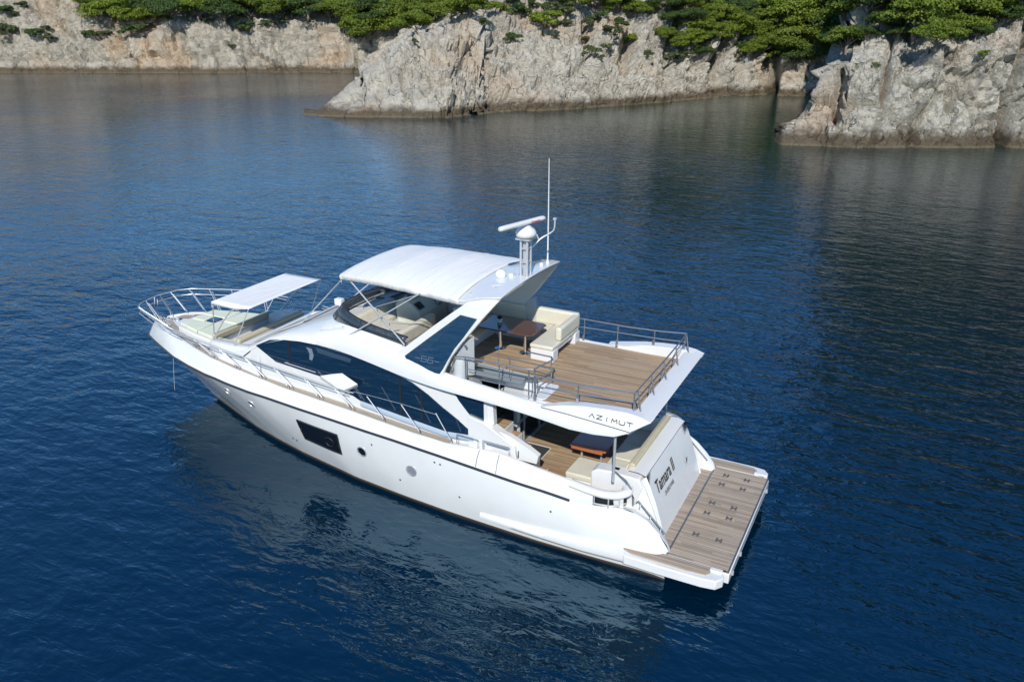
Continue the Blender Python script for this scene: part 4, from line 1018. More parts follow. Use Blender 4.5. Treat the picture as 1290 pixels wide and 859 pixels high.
gM = [(0, 0, 0.1, 1), (0.1, 1, .5, .35), (.5, .35, 0.9, 1), (0.9, 1, 1, 0)]; gU = [(0, 1, 0, .2), (0, .2, .15, 0), (.15, 0, .85, 0), (.85, 0, 1, .2), (1, .2, 1, 1)]; gT = [(0, 1, 1, 1), (.5, 1, .5, 0)]
AZ = [(a*1.5, b, c_*1.5, d) for a, b, c_, d in word([gA, gZ, gI, gM, gU, gT], 1.38)]
xd = Vector((-1, 0, -0.035))
strokes("wing_lettering", AZ, (3.50, 2.342, 3.80), (-1, 0.0, -0.02), (0, -0.27, 1), 0.088, 0.15, MARK, WG if False else YACHT, 0.012)

# ---- flybridge deck with the stair opening
hx0, hx1, hy0, hy1 = 5.1, 7.0, 1.15, 1.92
fd = MB(); Z0, Z1 = 3.50, 3.75
yb = lambda x: 2.02 if x < 8.4 else 1.8
for (x0, x1, y0, y1) in ((2.5, hx0, -2.02, 2.02), (hx0, hx1, -2.02, hy0), (hx0, hx1, hy1, 2.02), (hx1, 8.4, -2.02, 2.02), (8.4, 11.2, -1.8, 1.8)):
    fd.box(x0, x1, y0, y1, Z0, Z1)
FDK = part(fd, "flybridge_deck", WHITE)
ft = MB()
for (x0, x1, y0, y1) in ((2.56, hx0-0.25, -1.97, 1.97), (hx0-0.25, hx1, -1.97, hy0-0.10), (hx1, 8.4, -1.97, 1.97), (8.4, 11.1, -1.75, 1.75)):
    ft.box(x0, x1, y0, y1, Z1, Z1+0.012)
part(ft, "flybridge_teak", TEAKW, FDK)
lip = MB().xy([(4.86, 1.04), (4.8, 1.1), (4.8, 1.9), (4.86, 1.96), (5.1, 1.96), (5.1, 1.04)], Z1, Z1+0.03).box(5.1, 7.0, 1.05, 1.15, Z1, Z1+0.03)
part(lip, "stair_opening_rim", WHITE, FDK, bevel=0.012)
# opening liner and folding stair hatch
part(MB().box(hx1-0.02, hx1+0.02, hy0, hy1, 3.0, 3.75).box(hx0, hx1, hy1-0.02, hy1+0.01, 3.52, 3.745), "stair_liner", GREYW, FDK)
ACR = mat("smoked_acrylic", (0.22, 0.25, 0.26), 0.12, 0, 0.5, 0.3, Alpha=0.75)
hf = part(MB().prism([(5.35, 1.2, 3.80), (5.35, 1.28, 3.98), (7.05, 1.24, 4.02), (7.25, 1.16, 3.84)], (0, 0.02, 0)).prism([(5.6, 1.28, 3.98), (5.6, 1.62, 3.86), (6.95, 1.62, 3.86), (7.05, 1.24, 4.02)], (0, 0, 0.015)), "stair_hatch", ACR, YACHT)
part(MB().tube([(5.3, 1.19, 3.86), (7.3, 1.14, 3.9)], 0.016).tube([(5.35, 1.29, 3.99), (7.1, 1.25, 4.03)], 0.012), "hatch_rail", STEEL, hf)
# front of the flybridge cockpit: inner walls and floor well
iw = MB()
inn = [(8.4, 1.78), (9.5, 1.74), (10.6, 1.66), (11.2, 1.3), (11.45, 0.7), (11.5, 0.0)]
inn2 = inn+[(x, -y) for x, y in inn[::-1][1:]]
iw.loft([[(x, y, 3.75) for x, y in inn2], [(x+0.02, y*1.01, 4.40) for x, y in inn2], [(x+0.22 if abs(y) < 1.5 else x+0.02, y*1.06, 4.45) for x, y in inn2]])
part(iw, "flybridge_inner_wall", GREYW, smooth=60)
# smoked wrap-around flybridge windscreen
SMK = mat("smoked_screen", (0.03, 0.045, 0.06), 0.04, 0, 0.6, 0.4, Alpha=0.72)
# ledge between the screen foot and the inner wall
tp = catmull([(8.75, 1.86, 4.64), (9.8, 1.82, 4.75), (10.55, 1.72, 4.88), (11.12, 1.45, 4.98), (11.6, 0.85, 4.80), (11.8, 0.0, 4.74), (11.6, -0.85, 4.80), (11.12, -1.45, 4.98), (10.55, -1.72, 4.88), (9.8, -1.82, 4.75), (8.75, -1.86, 4.64)], 5)
bt = catmull([(8.9, 1.92, 4.42), (9.8, 1.9, 4.54), (10.6, 1.86, 4.62), (11.45, 1.45, 4.52), (11.95, 0.85, 4.45), (12.15, 0.0, 4.40), (11.95, -0.85, 4.45), (11.45, -1.45, 4.52), (10.6, -1.86, 4.62), (9.8, -1.9, 4.54), (8.9, -1.92, 4.42)], 5)
inl_ = []
for p in bt:
    x_, y_ = p.x, p.y; k_ = 0.90 if x_ > 11 else 0.95
    inl_.append((min(x_, 11.25+0.3*(1-(y_/1.5)**2)) if x_ > 10.9 else x_, max(-1.78, min(1.78, y_*k_)), p.z-0.03))
outl_ = [(p.x+(0.12 if p.x > 11 else 0.0), p.y*1.03, p.z-0.10) for p in bt]
part(MB().loft([[(11.73, 0.7, 4.49), (11.73, 1.38, 4.45), (11.73, 1.76, 4.29), (11.73, 1.97, 4.10)], [(11.55, 0.75, 4.52), (11.45, 1.36, 4.54), (11.3, 1.80, 4.44), (11.3, 1.97, 4.2)], [(11.3, 0.8, 4.5), (11.1, 1.4, 4.56), (10.9, 1.82, 4.55), (10.9, 1.9, 4.3)]]).mirror(), 'screen_corner', WHITE, smooth=60)
part(MB().loft([outl_, [tuple(p) for p in bt], inl_]), "screen_ledge", WHITE, smooth=60)
ws = part(MB().loft([[tuple(p) for p in bt], [tuple(p) for p in tp]]), "flybridge_windscreen", SMK, smooth=60, solid=0.012)
part(MB().tube(tp, 0.018, 6), "screen_rim", BLACK, ws)
uprights = MB()
for i in (8, 15, 35, 42): uprights.tube([tuple(bt[i]), tuple(tp[i])], 0.012, 6)
part(uprights, "screen_upright", BLACK, ws)
gr_ = MB()
for k, (dy, dz) in enumerate(((0.05, 0.0), (0.10, -0.02))):
    gr_.tube([(8.9, 1.86-dy, 4.45+dz), (10.3, 1.80-dy, 4.62+dz), (10.75, 1.7-dy, 4.62+dz), (10.75, 1.7-dy, 4.4)], 0.013)
gr_.tube([(9.2, 1.78, 4.52), (9.3, 1.5, 4.5), (9.3, 1.4, 4.3)], 0.013); gr_.tube([(10.0, 1.76, 4.58), (10.1, 1.45, 4.55), (10.1, 1.38, 4.3)], 0.013)
part(gr_, "flybridge_grab_rail", DSTEEL)
hn = part(MB().box(12.30, 12.56, -0.11, 0.11, 4.34, 4.56), "searchlight", WHITE, bevel=0.05, bseg=3)
part(MB().lathe([(0.0, 0), (0.06, 0), (0.06, 0.012), (0, 0.012)], (12.56, 0.0, 4.46), 14, 'x'), "lens", DGLASS, hn)

# ---- arch: two raked legs, blue glass inserts, hard top
for sg in (1, -1):
    front = [(9.05, 2.06, 4.2), (8.75, 2.05, 4.42), (8.3, 2.02, 4.8), (7.86, 2.0, 5.16), (7.4, 1.97, 5.53), (6.95, 1.92, 5.88), (6.7, 1.86, 6.04)]
    aft = [(7.62, 2.14, 3.80), (7.52, 2.10, 4.05), (7.36, 2.05, 4.4), (7.08, 2.02, 4.8), (6.76, 1.98, 5.2), (6.45, 1.92, 5.6), (6.15, 1.8, 5.98)]
    lg = MB(); o_, i_ = [], []
    for a, b in zip(front, aft):
        o_.append([(a[0], sg*a[1], a[2]), (b[0], sg*b[1], b[2]), (b[0], sg*(b[1]-0.13), b[2]), (a[0], sg*(a[1]-0.13), a[2])])
    LG = part(lg.loft(o_, True, True, True), "arch_leg", WHITE, bevel=0.03, bseg=3)
    pn = [(8.72, 4.21), (8.02, 4.80), (7.10, 5.56), (6.64, 5.53), (7.0, 5.0), (7.24, 4.68), (7.42, 4.36), (7.56, 4.08), (7.66, 3.93), (8.5, 3.93)]
    po = [(x, sg*(ip(z, [3.9, 4.4, 5.6], [2.115, 2.062, 1.968])+0.012), z) for x, z in pn]
    inf = MB(); n = len(po)
    inf.add(po+[(x, y-sg*0.03, z) for x, y, z in po], [tuple(range(n)), tuple(range(n, 2*n))[::-1]]+[(i, (i+1) % n, n+(i+1) % n, n+i) for i in range(n)])
    pa = part(inf, "arch_glass", BLUEPANEL, YACHT, smooth=0)
    if sg > 0:
        g6 = [(1, 1, 0, 1), (0, 1, 0, 0), (0, 0, 1, 0), (1, 0, 1, .55), (1, .55, 0, .55)]
        n6 = word([g6, g6], 1.3)+[(-1.2, .5, -.3, .5), (2.6, .5, 3.5, .5)]
        strokes("numerals", n6, (8.22, 2.10, 4.17), (-1, -0.01, 0.0), (-0.25, -0.06, 1), 0.15, 0.07, SILVERM, pa, 0.008)
    wd = [(7.42, 1.84, 3.78), (7.50, 1.84, 4.1), (7.34, 1.82, 4.4), (7.05, 1.8, 4.8), (6.83, 1.79, 5.0), (6.83, 1.79, 3.95)]
    part(MB().prism([(x, sg*y, z) for x, y, z in wd], (0, -sg*0.012, 0)), "wind_deflector", mat("clear_screen_%d" % (sg+1), (0.55, 0.58, 0.6), 0.1, 0, 0.5, 0, Alpha=0.45), LG)
# hard top aft section
hrows = []
for x, w_, zc_, ze in ((7.35, 1.93, 6.10, 5.90), (7.0, 1.93, 6.13, 5.92), (6.7, 1.90, 6.15, 6.02), (6.4, 1.84, 6.16, 6.07), (6.08, 1.74, 6.17, 6.09)):
    ys = np.linspace(-w_, w_, 13)
    hrows.append([(x, y, zc_-(zc_-ze)*(abs(y)/w_)**2.5) for y in ys])
for r in (hrows,):
    t_ = r; b_ = [[(x+0.08, y*0.98, z-0.13) for x, y, z in q] for q in r]
    HT = MB(); nn_ = len(t_[0])
    loops = [a+b[::-1] for a, b in zip(t_, b_)]
    HTO = part(HT.loft(loops, True, True, True), "hardtop", WHITE, bevel=0.015)
# canvas over the sunroof opening
crow = []
for i, x in enumerate(np.linspace(10.95, 7.18, 26)):
    w_ = ip(x, [7.1, 8, 9.5, 10.95], [1.93, 1.88, 1.78, 1.66])
    zc_ = ip(x, [7.1, 8.4, 9.7, 10.95], [6.13, 6.21, 6.20, 6.06]); ze = ip(x, [7.1, 8.4, 9.7, 10.95], [5.93, 5.97, 6.0, 5.96])
    sag = 0.035*abs(math.sin(math.pi*(x-7.1)/1.28))
    fr_ = 0.0 if i > 0 else 0.0
    r = []
    for k in range(27):
        u = -1+2*k/26; y = u*w_
        z = zc_-(zc_-ze)*abs(u)**2.6-sag*(1-abs(u)**4)+0.006*math.sin(x*9+y*2.3)*math.sin(y*3+x)
        r.append((x, y, z))
    r = [(x-0.02, -w_-0.01, r[0][2]-0.13)]+r+[(x-0.02, w_+0.01, r[-1][2]-0.13)]
    crow.append(r)
lipr = [(x+0.04, y*0.995, z-0.05) for x, y, z in crow[0]]; lipr2 = [(x-0.0, y*0.99, min(z-0.15, 6.0)) for x, y, z in crow[0]]
part(MB().loft([lipr2, lipr]+crow), "canvas_top", CANVAS, HTO, smooth=70, solid=0.015)
seam = MB()
for i in (9, 17):
    seam.tube([(x, y, z+0.006) for x, y, z in crow[i][1:-1]], 0.012, 5)
part(seam, "canvas_seam", CANVAS, HTO)
for pts_, rr_ in (([(10.68, 1.98, 4.33), (8.3, 1.88, 5.90)], 0.02), ([(8.8, 1.95, 4.45), (10.75, 1.62, 5.88)], 0.02), ([(10.85, 1.62, 5.90), (12.9, 1.1, 4.12)], 0.018), ([(9.35, 1.9, 4.48), (9.9, 1.6, 5.2), (8.3, 1.86, 5.88)], 0.012)):
    part(MB().tube(pts_, rr_).mirror(), "canvas_strut", STEEL, HTO)

# underside console light and fittings on the hard top
kn = MB().lathe([(0, 0), (0.035, 0), (0.03, 0.025), (0, 0.03)], (7.05, 1.55, 6.03), 10)
part(kn, "roof_button", GREYW, HTO)

# ---- mast, radar, domes and aerials on the hard top
MA = MB()
for dx, dy in ((-0.09, -0.1), (-0.09, 0.1), (0.09, -0.1), (0.09, 0.1)): MA.tube([(6.3+dx, dy, 6.12), (6.3+dx, dy, 7.12)], 0.032, 10)
MA.box(6.24, 6.36, -0.04, 0.04, 6.15, 7.1)
MA.box(6.1, 6.5, -0.2, 0.2, 7.10, 7.14); MA.box(6.15, 6.45, -0.16, 0.16, 6.14, 6.17)
for z in (6.5, 6.85): MA.box(6.19, 6.41, -0.12, 0.12, z, z+0.02)
MAST = part(MA, "radar_mast", STEEL)
part(MB().lathe([(0.10, 0.0), (0.24, 0.02), (0.27, 0.09), (0.265, 0.15), (0.22, 0.22), (0.14, 0.27), (0.10, 0.31), (0.0, 0.33)], (6.3, 0, 7.14), 26), "radar_dome", WHITE, MAST, smooth=60)
dr = Vector((6.09-6.47, -0.45-0.95, 0.0)).normalized(); pr = Vector((-dr.y, dr.x, 0)); cc = Vector((6.3, 0.2, 7.54))
sc_ = MB(); rws = []
for t in (-0.84, -0.80, -0.7, 0.7, 0.80, 0.84):
    k = 0.6 if abs(t) > 0.82 else (0.92 if abs(t) > 0.75 else 1.0)
    rws.append([tuple(cc+dr*t+pr*(0.085*k*math.cos(a))+Vector((0, 0, 0.065*k*math.sin(a)))) for a in [2*math.pi*j/12 for j in range(12)]])
SCN = part(sc_.loft(rws, True, True, True).lathe([(0.06, 0), (0.06, 0.12)], (6.3, 0, 7.44), 12), "radar_scanner", WHITE, YACHT, smooth=60)
text_obj("scanner_lettering", "Raymarine", 0.08, cc+dr*0.42-pr*0.0+(-pr if pr.y < 0 else pr)*0.088+Vector((0, 0, 0.0)), dr if True else -dr, (0, 0, 1), RED, SCN, wgt=0.003)
arm = MB().tube(catmull([(6.3, -0.2, 6.75), (6.1, -0.42, 7.02), (5.9, -0.52, 7.16), (5.78, -0.56, 7.28), (5.76, -0.57, 7.55)], 4), 0.022)
arm.box(5.72, 5.80, -0.61, -0.53, 7.53, 7.58); arm.tube([(6.12, -0.4, 7.0), (6.25, -0.5, 7.12)], 0.02)
part(arm, "light_bracket", STEEL, MAST)
part(MB().tube([(6.28, -1.3, 6.12), (6.28, -1.3, 7.4), (6.29, -1.3, 8.92)], 0.024, 8, r2=0.010).lathe([(0.0, 0), (0.05, 0), (0.03, 0.12), (0.0, 0.14)], (6.28, -1.3, 6.1), 10), "whip_aerial", WHITE)
part(MB().lathe([(0.0, 0), (0.12, 0.0), (0.14, 0.06), (0.12, 0.13), (0.06, 0.18), (0, 0.19)], (6.80, 0.42, 6.15), 18).lathe([(0.10, 0), (0.10, 0.04)], (6.80, 0.42, 6.12), 14), "satellite_dome", mat("dome_plastic", (0.72, 0.74, 0.68), 0.35))
part(MB().lathe([(0.0, 0), (0.17, 0.0), (0.17, 0.025), (0.1, 0.05), (0, 0.06)], (6.58, 0.98, 6.10), 20), "flat_dome", WHITE)
part(MB().lathe([(0.125, 0.0), (0.16, 0.0), (0.16, 0.006), (0.125, 0.006)], (6.48, 1.04, 6.128), 20), "dome_base_ring", GREYW)
part(MB().box(6.5, 6.6, 0.18, 0.34, 6.14, 6.24).tube([(6.6, 0.2, 6.17), (6.78, 0.25, 6.16)], 0.01), "horn", WHITE, bevel=0.015)
part(MB().lathe([(0.0, 0), (0.05, 0), (0.06, 0.06), (0.03, 0.1), (0, 0.1)], (6.3, -0.95, 6.13), 12), "navigation_light", WHITE)

# ---- supports and the aft poles
for sg in (1, -1):
    part(MB().tube([(2.93, sg*2.08, 2.1), (2.93, sg*2.08, 3.4)], 0.034, 12), "overhang_post", BRUSH)
part(MB().prism([(6.46, 1.93, 2.72), (6.22, 1.9, 2.74), (6.26, 1.9, 3.45), (6.46, 1.93, 3.45)], (0, -0.16, 0)).mirror(), "quarter_pillar", WHITE)
part(MB().box(2.7, 6.3, -1.9, 1.9, 3.42, 3.49), "cockpit_headlining", WHITE)

# ---- rails
def post(mb, x, y, z0, z1, lean=0.0, r=0.014): mb.tube([(x, y, z0), (x+lean, y, z1)], r, 6)
br = MB()
RTX = [10.3, 10.8, 12.4, 14.5, 16.0, 17.4, 18.1, 19.04, 19.9, 20.2, 20.33]
RTY = [2.3, 2.3, 2.25, 2.22, 2.16, 2.0, 1.85, 1.48, 1.12, 0.75, 0.0]
RTZ = [2.90, 2.91, 3.0, 3.17, 3.29, 3.38, 3.41, 3.40, 3.40, 3.40, 3.40]
xs_ = list(np.linspace(10.3, 19.9, 32))+[20.1, 20.2, 20.28, 20.33]
br.tube([(x, ip(x, RTX, RTY), ip(x, RTX, RTZ)) for x in xs_], 0.016, 8).mirror()
BR = part(br, "bow_rail", STEEL)
mr = MB().tube([(x, ip(x, RTX, RTY)*0.985, (ip(x, RTX, RTZ)*0.55+2.95*0.45)) for x in [17.5, 18.2, 19, 19.5, 19.9, 20.1, 20.2, 20.33]], 0.012, 6)
mr.tube([(x, ip(x, RTX, RTY)-0.015, ip(x, RTX, RTZ)-0.09) for x in np.linspace(10.6, 18.4, 22)], 0.012, 6).mirror()
part(mr, "middle_rail", STEEL, BR)
for bx, tx in ((20.15, 20.31), (19.7, 20.24), (19.1, 19.95), (18.6, 19.3), (18.01, 18.55), (16.97, 17.45), (15.9, 16.4), (14.83, 15.3), (13.77, 14.25), (12.7, 13.15), (11.6, 12.05), (10.52, 10.97), (9.38, 9.86), (8.25, 8.76), (7.3, 7.7)):
    zb, zt = ip(bx, SX, SZ), ip(tx, RTX, RTZ); yb_ = ip(bx, SX, SY)-0.05
    yt = ip(tx, RTX, RTY)
    for sg in (1, -1):
        pp = MB(); pp.tube([(bx, sg*yb_, zb-0.03), (bx+0.02, sg*(yb_+0.0), zb+0.10), (tx, sg*yt, zt)], 0.014, 6)
        if tx > 10.5: pp.tube([(bx-0.13, sg*(yb_-0.05), zb-0.1), (bx-0.11, sg*(yb_-0.03), zb+0.08), (tx-0.12, sg*yt, zt-0.07)], 0.011, 6)
        pp.lathe([(0, 0), (0.035, 0), (0.035, 0.012), (0, 0.012)], (bx, sg*yb_, zb), 8)
        part(pp, "stanchion", STEEL, BR)
wr = MB().tube([(10.3, 2.3, 2.94), (9.86, 2.29, 2.94), (8.76, 2.29, 2.92), (7.7, 2.28, 2.85)], 0.005, 4).mirror(); part(wr, "guard_wire", STEEL, BR)
sr = MB()
sr.tube([(7.15, 2.2, 2.22), (7.15, 2.2, 2.38), (6.52, 2.22, 2.38), (6.52, 2.22, 2.16)], 0.011); sr.tube([(7.15, 2.2, 2.12), (7.15, 2.2, 2.3)], 0.012)
sr.tube([(6.36, 2.24, 2.18), (6.36, 2.24, 2.42), (5.62, 2.24, 2.40), (5.62, 2.24, 2.20)], 0.012); sr.tube([(6.3, 2.2, 2.34), (5.68, 2.2, 2.32)], 0.016, 6)
part(sr.mirror(), "bulwark_grab_rail", DSTEEL)
# flybridge aft and side rails
def zb_(x): return ip(x, [2.5, 3.2, 4, 4.6, 5.2, 7], [4.03, 4.02, 3.93, 3.76, 3.76, 3.82])
fr2 = MB(); Y = 2.06
fr2.tube([(5.0, Y, 4.40), (4.0, Y, 4.40), (3.2, Y, 4.44), (2.52, Y, 4.5), (2.50, 0, 4.5), (2.52, -Y, 4.5), (3.2, -Y, 4.44), (4.2, -Y, 4.4), (6.4, -Y, 4.42)], 0.02, 8)
fr2.tube([(5.0, Y, 4.14), (4.0, Y, 4.16), (3.2, Y, 4.22), (2.52, Y, 4.26), (2.50, 0, 4.26), (2.52, -Y, 4.26), (3.2, -Y, 4.22), (6.4, -Y, 4.14)], 0.012, 6)
FR = part(fr2, "flybridge_rail", DSTEEL)
for x, y in [(5.0, Y), (3.9, Y), (2.54, Y), (2.5, 1.95), (2.5, 0.98), (2.5, 0.02), (2.5, -0.98), (2.5, -1.95), (2.56, -Y), (3.4, -Y), (4.45, -Y), (5.45, -Y), (6.3, -Y)]:
    p_ = MB(); zt = 4.5 if x < 2.6 else ip(x, [2.5, 3.2, 4.2, 6], [4.5, 4.44, 4.4, 4.42])
    p_.tube([(x-(0.1 if x < 2.55 and abs(y) < 2 else 0), y, zb_(x)-0.05), (x, y, zt)], 0.018, 6)
    if x > 2.55 or abs(y) < 1.9: p_.tube([(x+0.03, y, zb_(x)-0.05), (x+0.03, y, zb_(x)+0.16)], 0.022, 6)
    part(p_, "rail_post", DSTEEL, FR)
# rail round the stair opening
so_ = MB()
so_.tube([(7.42, 2.0, 3.95), (7.25, 2.02, 4.45), (6.9, 2.02, 4.5), (5.35, 2.02, 4.50), (5.12, 1.95, 4.5), (4.95, 1.2, 4.5), (5.05, 1.05, 4.5), (5.7, 1.02, 4.5)], 0.02)
so_.tube([(6.9, 2.02, 4.18), (5.12, 2.02, 4.18)], 0.012); so_.tube([(6.9, 2.02, 3.97), (5.12, 2.02, 3.97)], 0.012)
so_.tube([(5.1, 1.9, 4.2), (4.95, 1.15, 4.2), (5.6, 1.02, 4.2)], 0.012); so_.tube([(5.1, 1.9, 3.98), (4.97, 1.15, 3.98)], 0.012)
so_.tube([(5.85, 1.78, 4.05), (5.85, 1.74, 4.52), (5.95, 1.7, 4.56), (4.98, 1.3, 4.30)], 0.014)
for x, y in ((6.95, 2.02), (6.0, 2.02), (5.2, 2.02), (5.08, 1.95), (5.05, 1.05)): so_.tube([(x, y, 3.72), (x, y, 4.5)], 0.018)
so_.tube([(6.02, 2.02, 4.5), (6.02, 1.98, 4.98)], 0.012); so_.lathe([(0, 0), (0.03, 0), (0.03, 0.05), (0, 0.05)], (6.98, 1.95, 4.72), 8)
part(so_, "stair_rail", DSTEEL)
part(MB().tube([(7.2, 1.5, 3.78), (6.95, 1.6, 4.05), (6.7, 1.62, 4.08)], 0.02), "stair_grip", BLACK)
bb = MB().lathe([(0, 0), (0.17, 0), (0.17, 0.45), (0.12, 0.55), (0, 0.56)], (7.22, 1.82, 3.78), 14); part(bb, "arch_foot_cover", GREYCOVER)

# ---- helm console and fixed seats of the forward flybridge
cn = MB().prism([(10.55, -0.25, 3.76), (10.62, -0.25, 4.62), (10.35, -0.25, 4.82), (10.1, -0.25, 4.72), (9.75, -0.25, 4.42), (9.7, -0.25, 3.76)], (0, -1.45, 0))
HC = part(cn, "helm_console", mat("console_moulding", (0.50, 0.52, 0.44), 0.4), bevel=0.05, bseg=3)
part(MB().prism([(10.33, -0.45, 4.83), (10.33, -1.45, 4.83), (10.12, -1.45, 4.755), (10.12, -0.45, 4.755)], (0, 0, 0.02)), "instrument_panel", DGLASS, HC)
part(MB().prism([(10.0, -0.32, 4.66), (10.0, -0.6, 4.66), (9.82, -0.6, 4.52), (9.82, -0.32, 4.52)], (0, 0, 0.015)).lathe([(0, 0), (0.03, 0), (0.02, 0.08), (0, 0.09)], (9.9, -0.45, 4.6), 10), "throttle_panel", BLACK, HC)
whl = MB()
cw_ = Vector((9.72, -1.15, 4.62)); wx = Vector((0, 1, 0)); wy = Vector((0.35, 0, 0.94)).normalized()
whl.tube([tuple(cw_+wx*0.17*math.cos(a)+wy*0.17*math.sin(a)) for a in [2*math.pi*k/20 for k in range(21)]], 0.014, 6)
for a in (0.5, 2.6, 4.7): whl.tube([tuple(cw_), tuple(cw_+wx*0.17*math.cos(a)+wy*0.17*math.sin(a))], 0.01, 5)
part(whl, "steering_wheel", BLACK, HC)
for y in (-0.62, -1.28):
    se = part(MB().box(8.72, 9.22, y-0.27, y+0.27, 4.15, 4.28).box(8.60, 8.74, y-0.27, y+0.27, 4.2, 4.75), "helm_seat", VINYL, bevel=0.05, bseg=3)
    part(MB().lathe([(0.12, 0), (0.05, 0.06), (0.05, 0.4)], (8.98, y, 3.76), 14), "seat_pedestal", CHROME, se)
# ================================================================== loose things on board
def cushion(mb, x0, x1, y0, y1, z0, z1): return mb.box(x0, x1, y0, y1, z0, z1)
# foredeck awning
AW = thing("awning", (15.2, 0, 2.9), "flat white canvas awning on thin steel poles over the foredeck sunpad", "awning")
ar = []
for x in np.linspace(15.90, 14.45, 9):
    ar.append([(x, y, 4.40-0.02*math.sin(math.pi*(x-14.45)/1.45)*(1-(abs(y)/1.66)**2)+(0.0)) for y in np.linspace(-1.64, 1.64, 15)])
lipf = [(x+0.03, y, z-0.06) for x, y, z in ar[0]]
lips = []
part(MB().loft([[(x, y, z-0.13) for x, y, z in lipf], lipf]+ar), "canopy", CANVAS, AW, smooth=60, solid=0.014)
fl = MB().loft([[(x, 1.645, 4.40) for x in (15.9, 14.5)], [(x, 1.655, 4.31) for x in (15.93, 14.9)]]); part(fl, "side_flap", CANVAS, AW, solid=0.01)
for sg in (1, -1):
    for a, b in (((16.55, sg*1.25, 2.9), (15.88, sg*1.6, 4.33)), ((16.2, sg*1.45, 3.02), (15.6, sg*1.62, 4.1)),):
        pass
    pl = MB().tube([(16.62, sg*1.10, 2.88), (15.90, sg*1.60, 4.36)], 0.017)
    part(pl, "pole", STEEL, AW)
    pl = MB().tube(catmull([(16.25, sg*1.50, 3.05), (15.35, sg*1.62, 4.05), (15.0, sg*1.64, 4.3), (14.6, sg*1.64, 4.38)], 4), 0.017)
    part(pl, "pole", STEEL, AW)
    part(MB().tube([(15.1, sg*1.74, 3.15), (14.47, sg*1.62, 4.38)], 0.015), "pole", STEEL, AW)
# sunpads
SP = thing("sunpad", (17.5, 0, 2.86), "pale green quilted sunpad on the white coachroof round the dark hatch", "sunpad")
for k, (poly) in enumerate(([(17.44, 0.05), (17.44, 1.0), (16.62, 1.18), (16.62, 0.05)], [(17.44, -0.05), (17.44, -1.0), (16.62, -1.18), (16.62, -0.05)],
                            [(18.5, 0.72), (17.5, 0.99), (17.5, 0.26), (18.5, 0.26)], [(18.5, -0.72), (17.5, -0.99), (17.5, -0.26), (18.5, -0.26)], [(18.5, -0.22), (18.5, 0.22), (17.97, 0.22), (17.97, -0.22)])):
    part(MB().xy(poly, 2.865, 2.985), "pad", PADG, SP, bevel=0.035, bseg=3)
part(MB().box(16.42, 16.58, -1.22, 1.22, 2.88, 3.10), "headrest", VINYLD, SP, bevel=0.05, bseg=3)
# bow sofa
BS = thing("bow_sofa", (15.5, 0, 2.5), "cream and beige sofa across the foredeck well in front of the windscreen", "sofa")
part(MB().box(15.14, 15.32, -1.42, 1.50, 2.9, 3.27), "backrest", VINYLD, BS, bevel=0.07, bseg=4)
for y0, y1 in ((-1.4, -0.48), (-0.46, 0.46), (0.48, 1.42)): part(MB().box(15.33, 15.86, y0, y1, 2.72, 2.9), "seat_cushion", VINYL, BS, bevel=0.04, bseg=3)
part(MB().box(15.33, 16.35, 1.12, 1.44, 2.72, 3.02), "side_cushion", VINYL, BS, bevel=0.04, bseg=3)
part(MB().box(15.15, 15.86, -1.42, 1.42, 2.5, 2.72), "sofa_base", WHITE, BS)

# forward flybridge sunbathing sofa
FF = thing("corner_sofa", (10.4, 0.6, 3.76), "cream L-shaped sofa inside the curved smoked windscreen of the flybridge", "sofa")
part(MB().box(9.3, 10.95, 0.25, 1.55, 3.76, 4.16), "sofa_base", WHITE, FF, bevel=0.03)
part(MB().box(9.55, 10.95, 0.22, 1.56, 4.16, 4.30), "seat_cushion", VINYL, FF, bevel=0.05, bseg=3)
part(MB().box(9.28, 9.50, -0.35, 1.56, 4.08, 4.50), "backrest", VINYL, FF, bevel=0.08, bseg=4)
part(MB().hexa([(10.9, -0.9, 4.2), (11.25, -0.9, 4.2), (11.25, 1.2, 4.2), (10.9, 1.2, 4.2)], [(11.05, -0.9, 4.52), (11.35, -0.9, 4.52), (11.35, 1.2, 4.52), (11.05, 1.2, 4.52)]), "backrest", VINYL, FF, bevel=0.06, bseg=4)
part(MB().box(10.3, 10.95, -0.95, 0.2, 3.76, 4.1), "sofa_base", GREYW, FF, bevel=0.03)
part(MB().box(10.65, 10.95, -0.95, 0.2, 4.1, 4.25), "seat_cushion", VINYL, FF, bevel=0.04, bseg=3)

# flybridge dining sofa, open towards port
DS = thing("dining_sofa", (6.9, -1.0, 3.76), "U-shaped cream sofa with white bases round the dark table on the aft flybridge", "sofa")
part(MB().box(5.55, 6.22, -0.5, -0.16, 3.765, 4.1).box(5.55, 6.22, -1.97, -1.65, 3.765, 4.1).box(5.6, 6.18, -1.66, -0.49, 3.98, 4.1), "sofa_base", WHITE, DS, bevel=0.02)
part(MB().box(5.56, 6.24, -1.92, -0.14, 4.1, 4.22), "seat_cushion", VINYL, DS, bevel=0.04, bseg=3)
part(MB().box(5.54, 5.72, -1.95, -0.62, 4.22, 4.60), "backrest", VINYL, DS, bevel=0.06, bseg=4)
part(MB().box(6.24, 8.35, -1.97, -1.35, 3.765, 4.08), "sofa_base", WHITE, DS, bevel=0.02)
part(MB().box(6.26, 8.33, -1.80, -1.33, 4.08, 4.2), "seat_cushion", VINYL, DS, bevel=0.04, bseg=3)
part(MB().box(5.56, 8.35, -2.0, -1.80, 4.15, 4.62), "backrest", VINYL, DS, bevel=0.06, bseg=4)
part(MB().box(7.95, 8.5, -1.35, 0.42, 3.765, 4.08), "sofa_base", WHITE, DS, bevel=0.02)
part(MB().box(7.93, 8.4, -1.33, 0.44, 4.08, 4.2), "seat_cushion", VINYLD, DS, bevel=0.04, bseg=3)
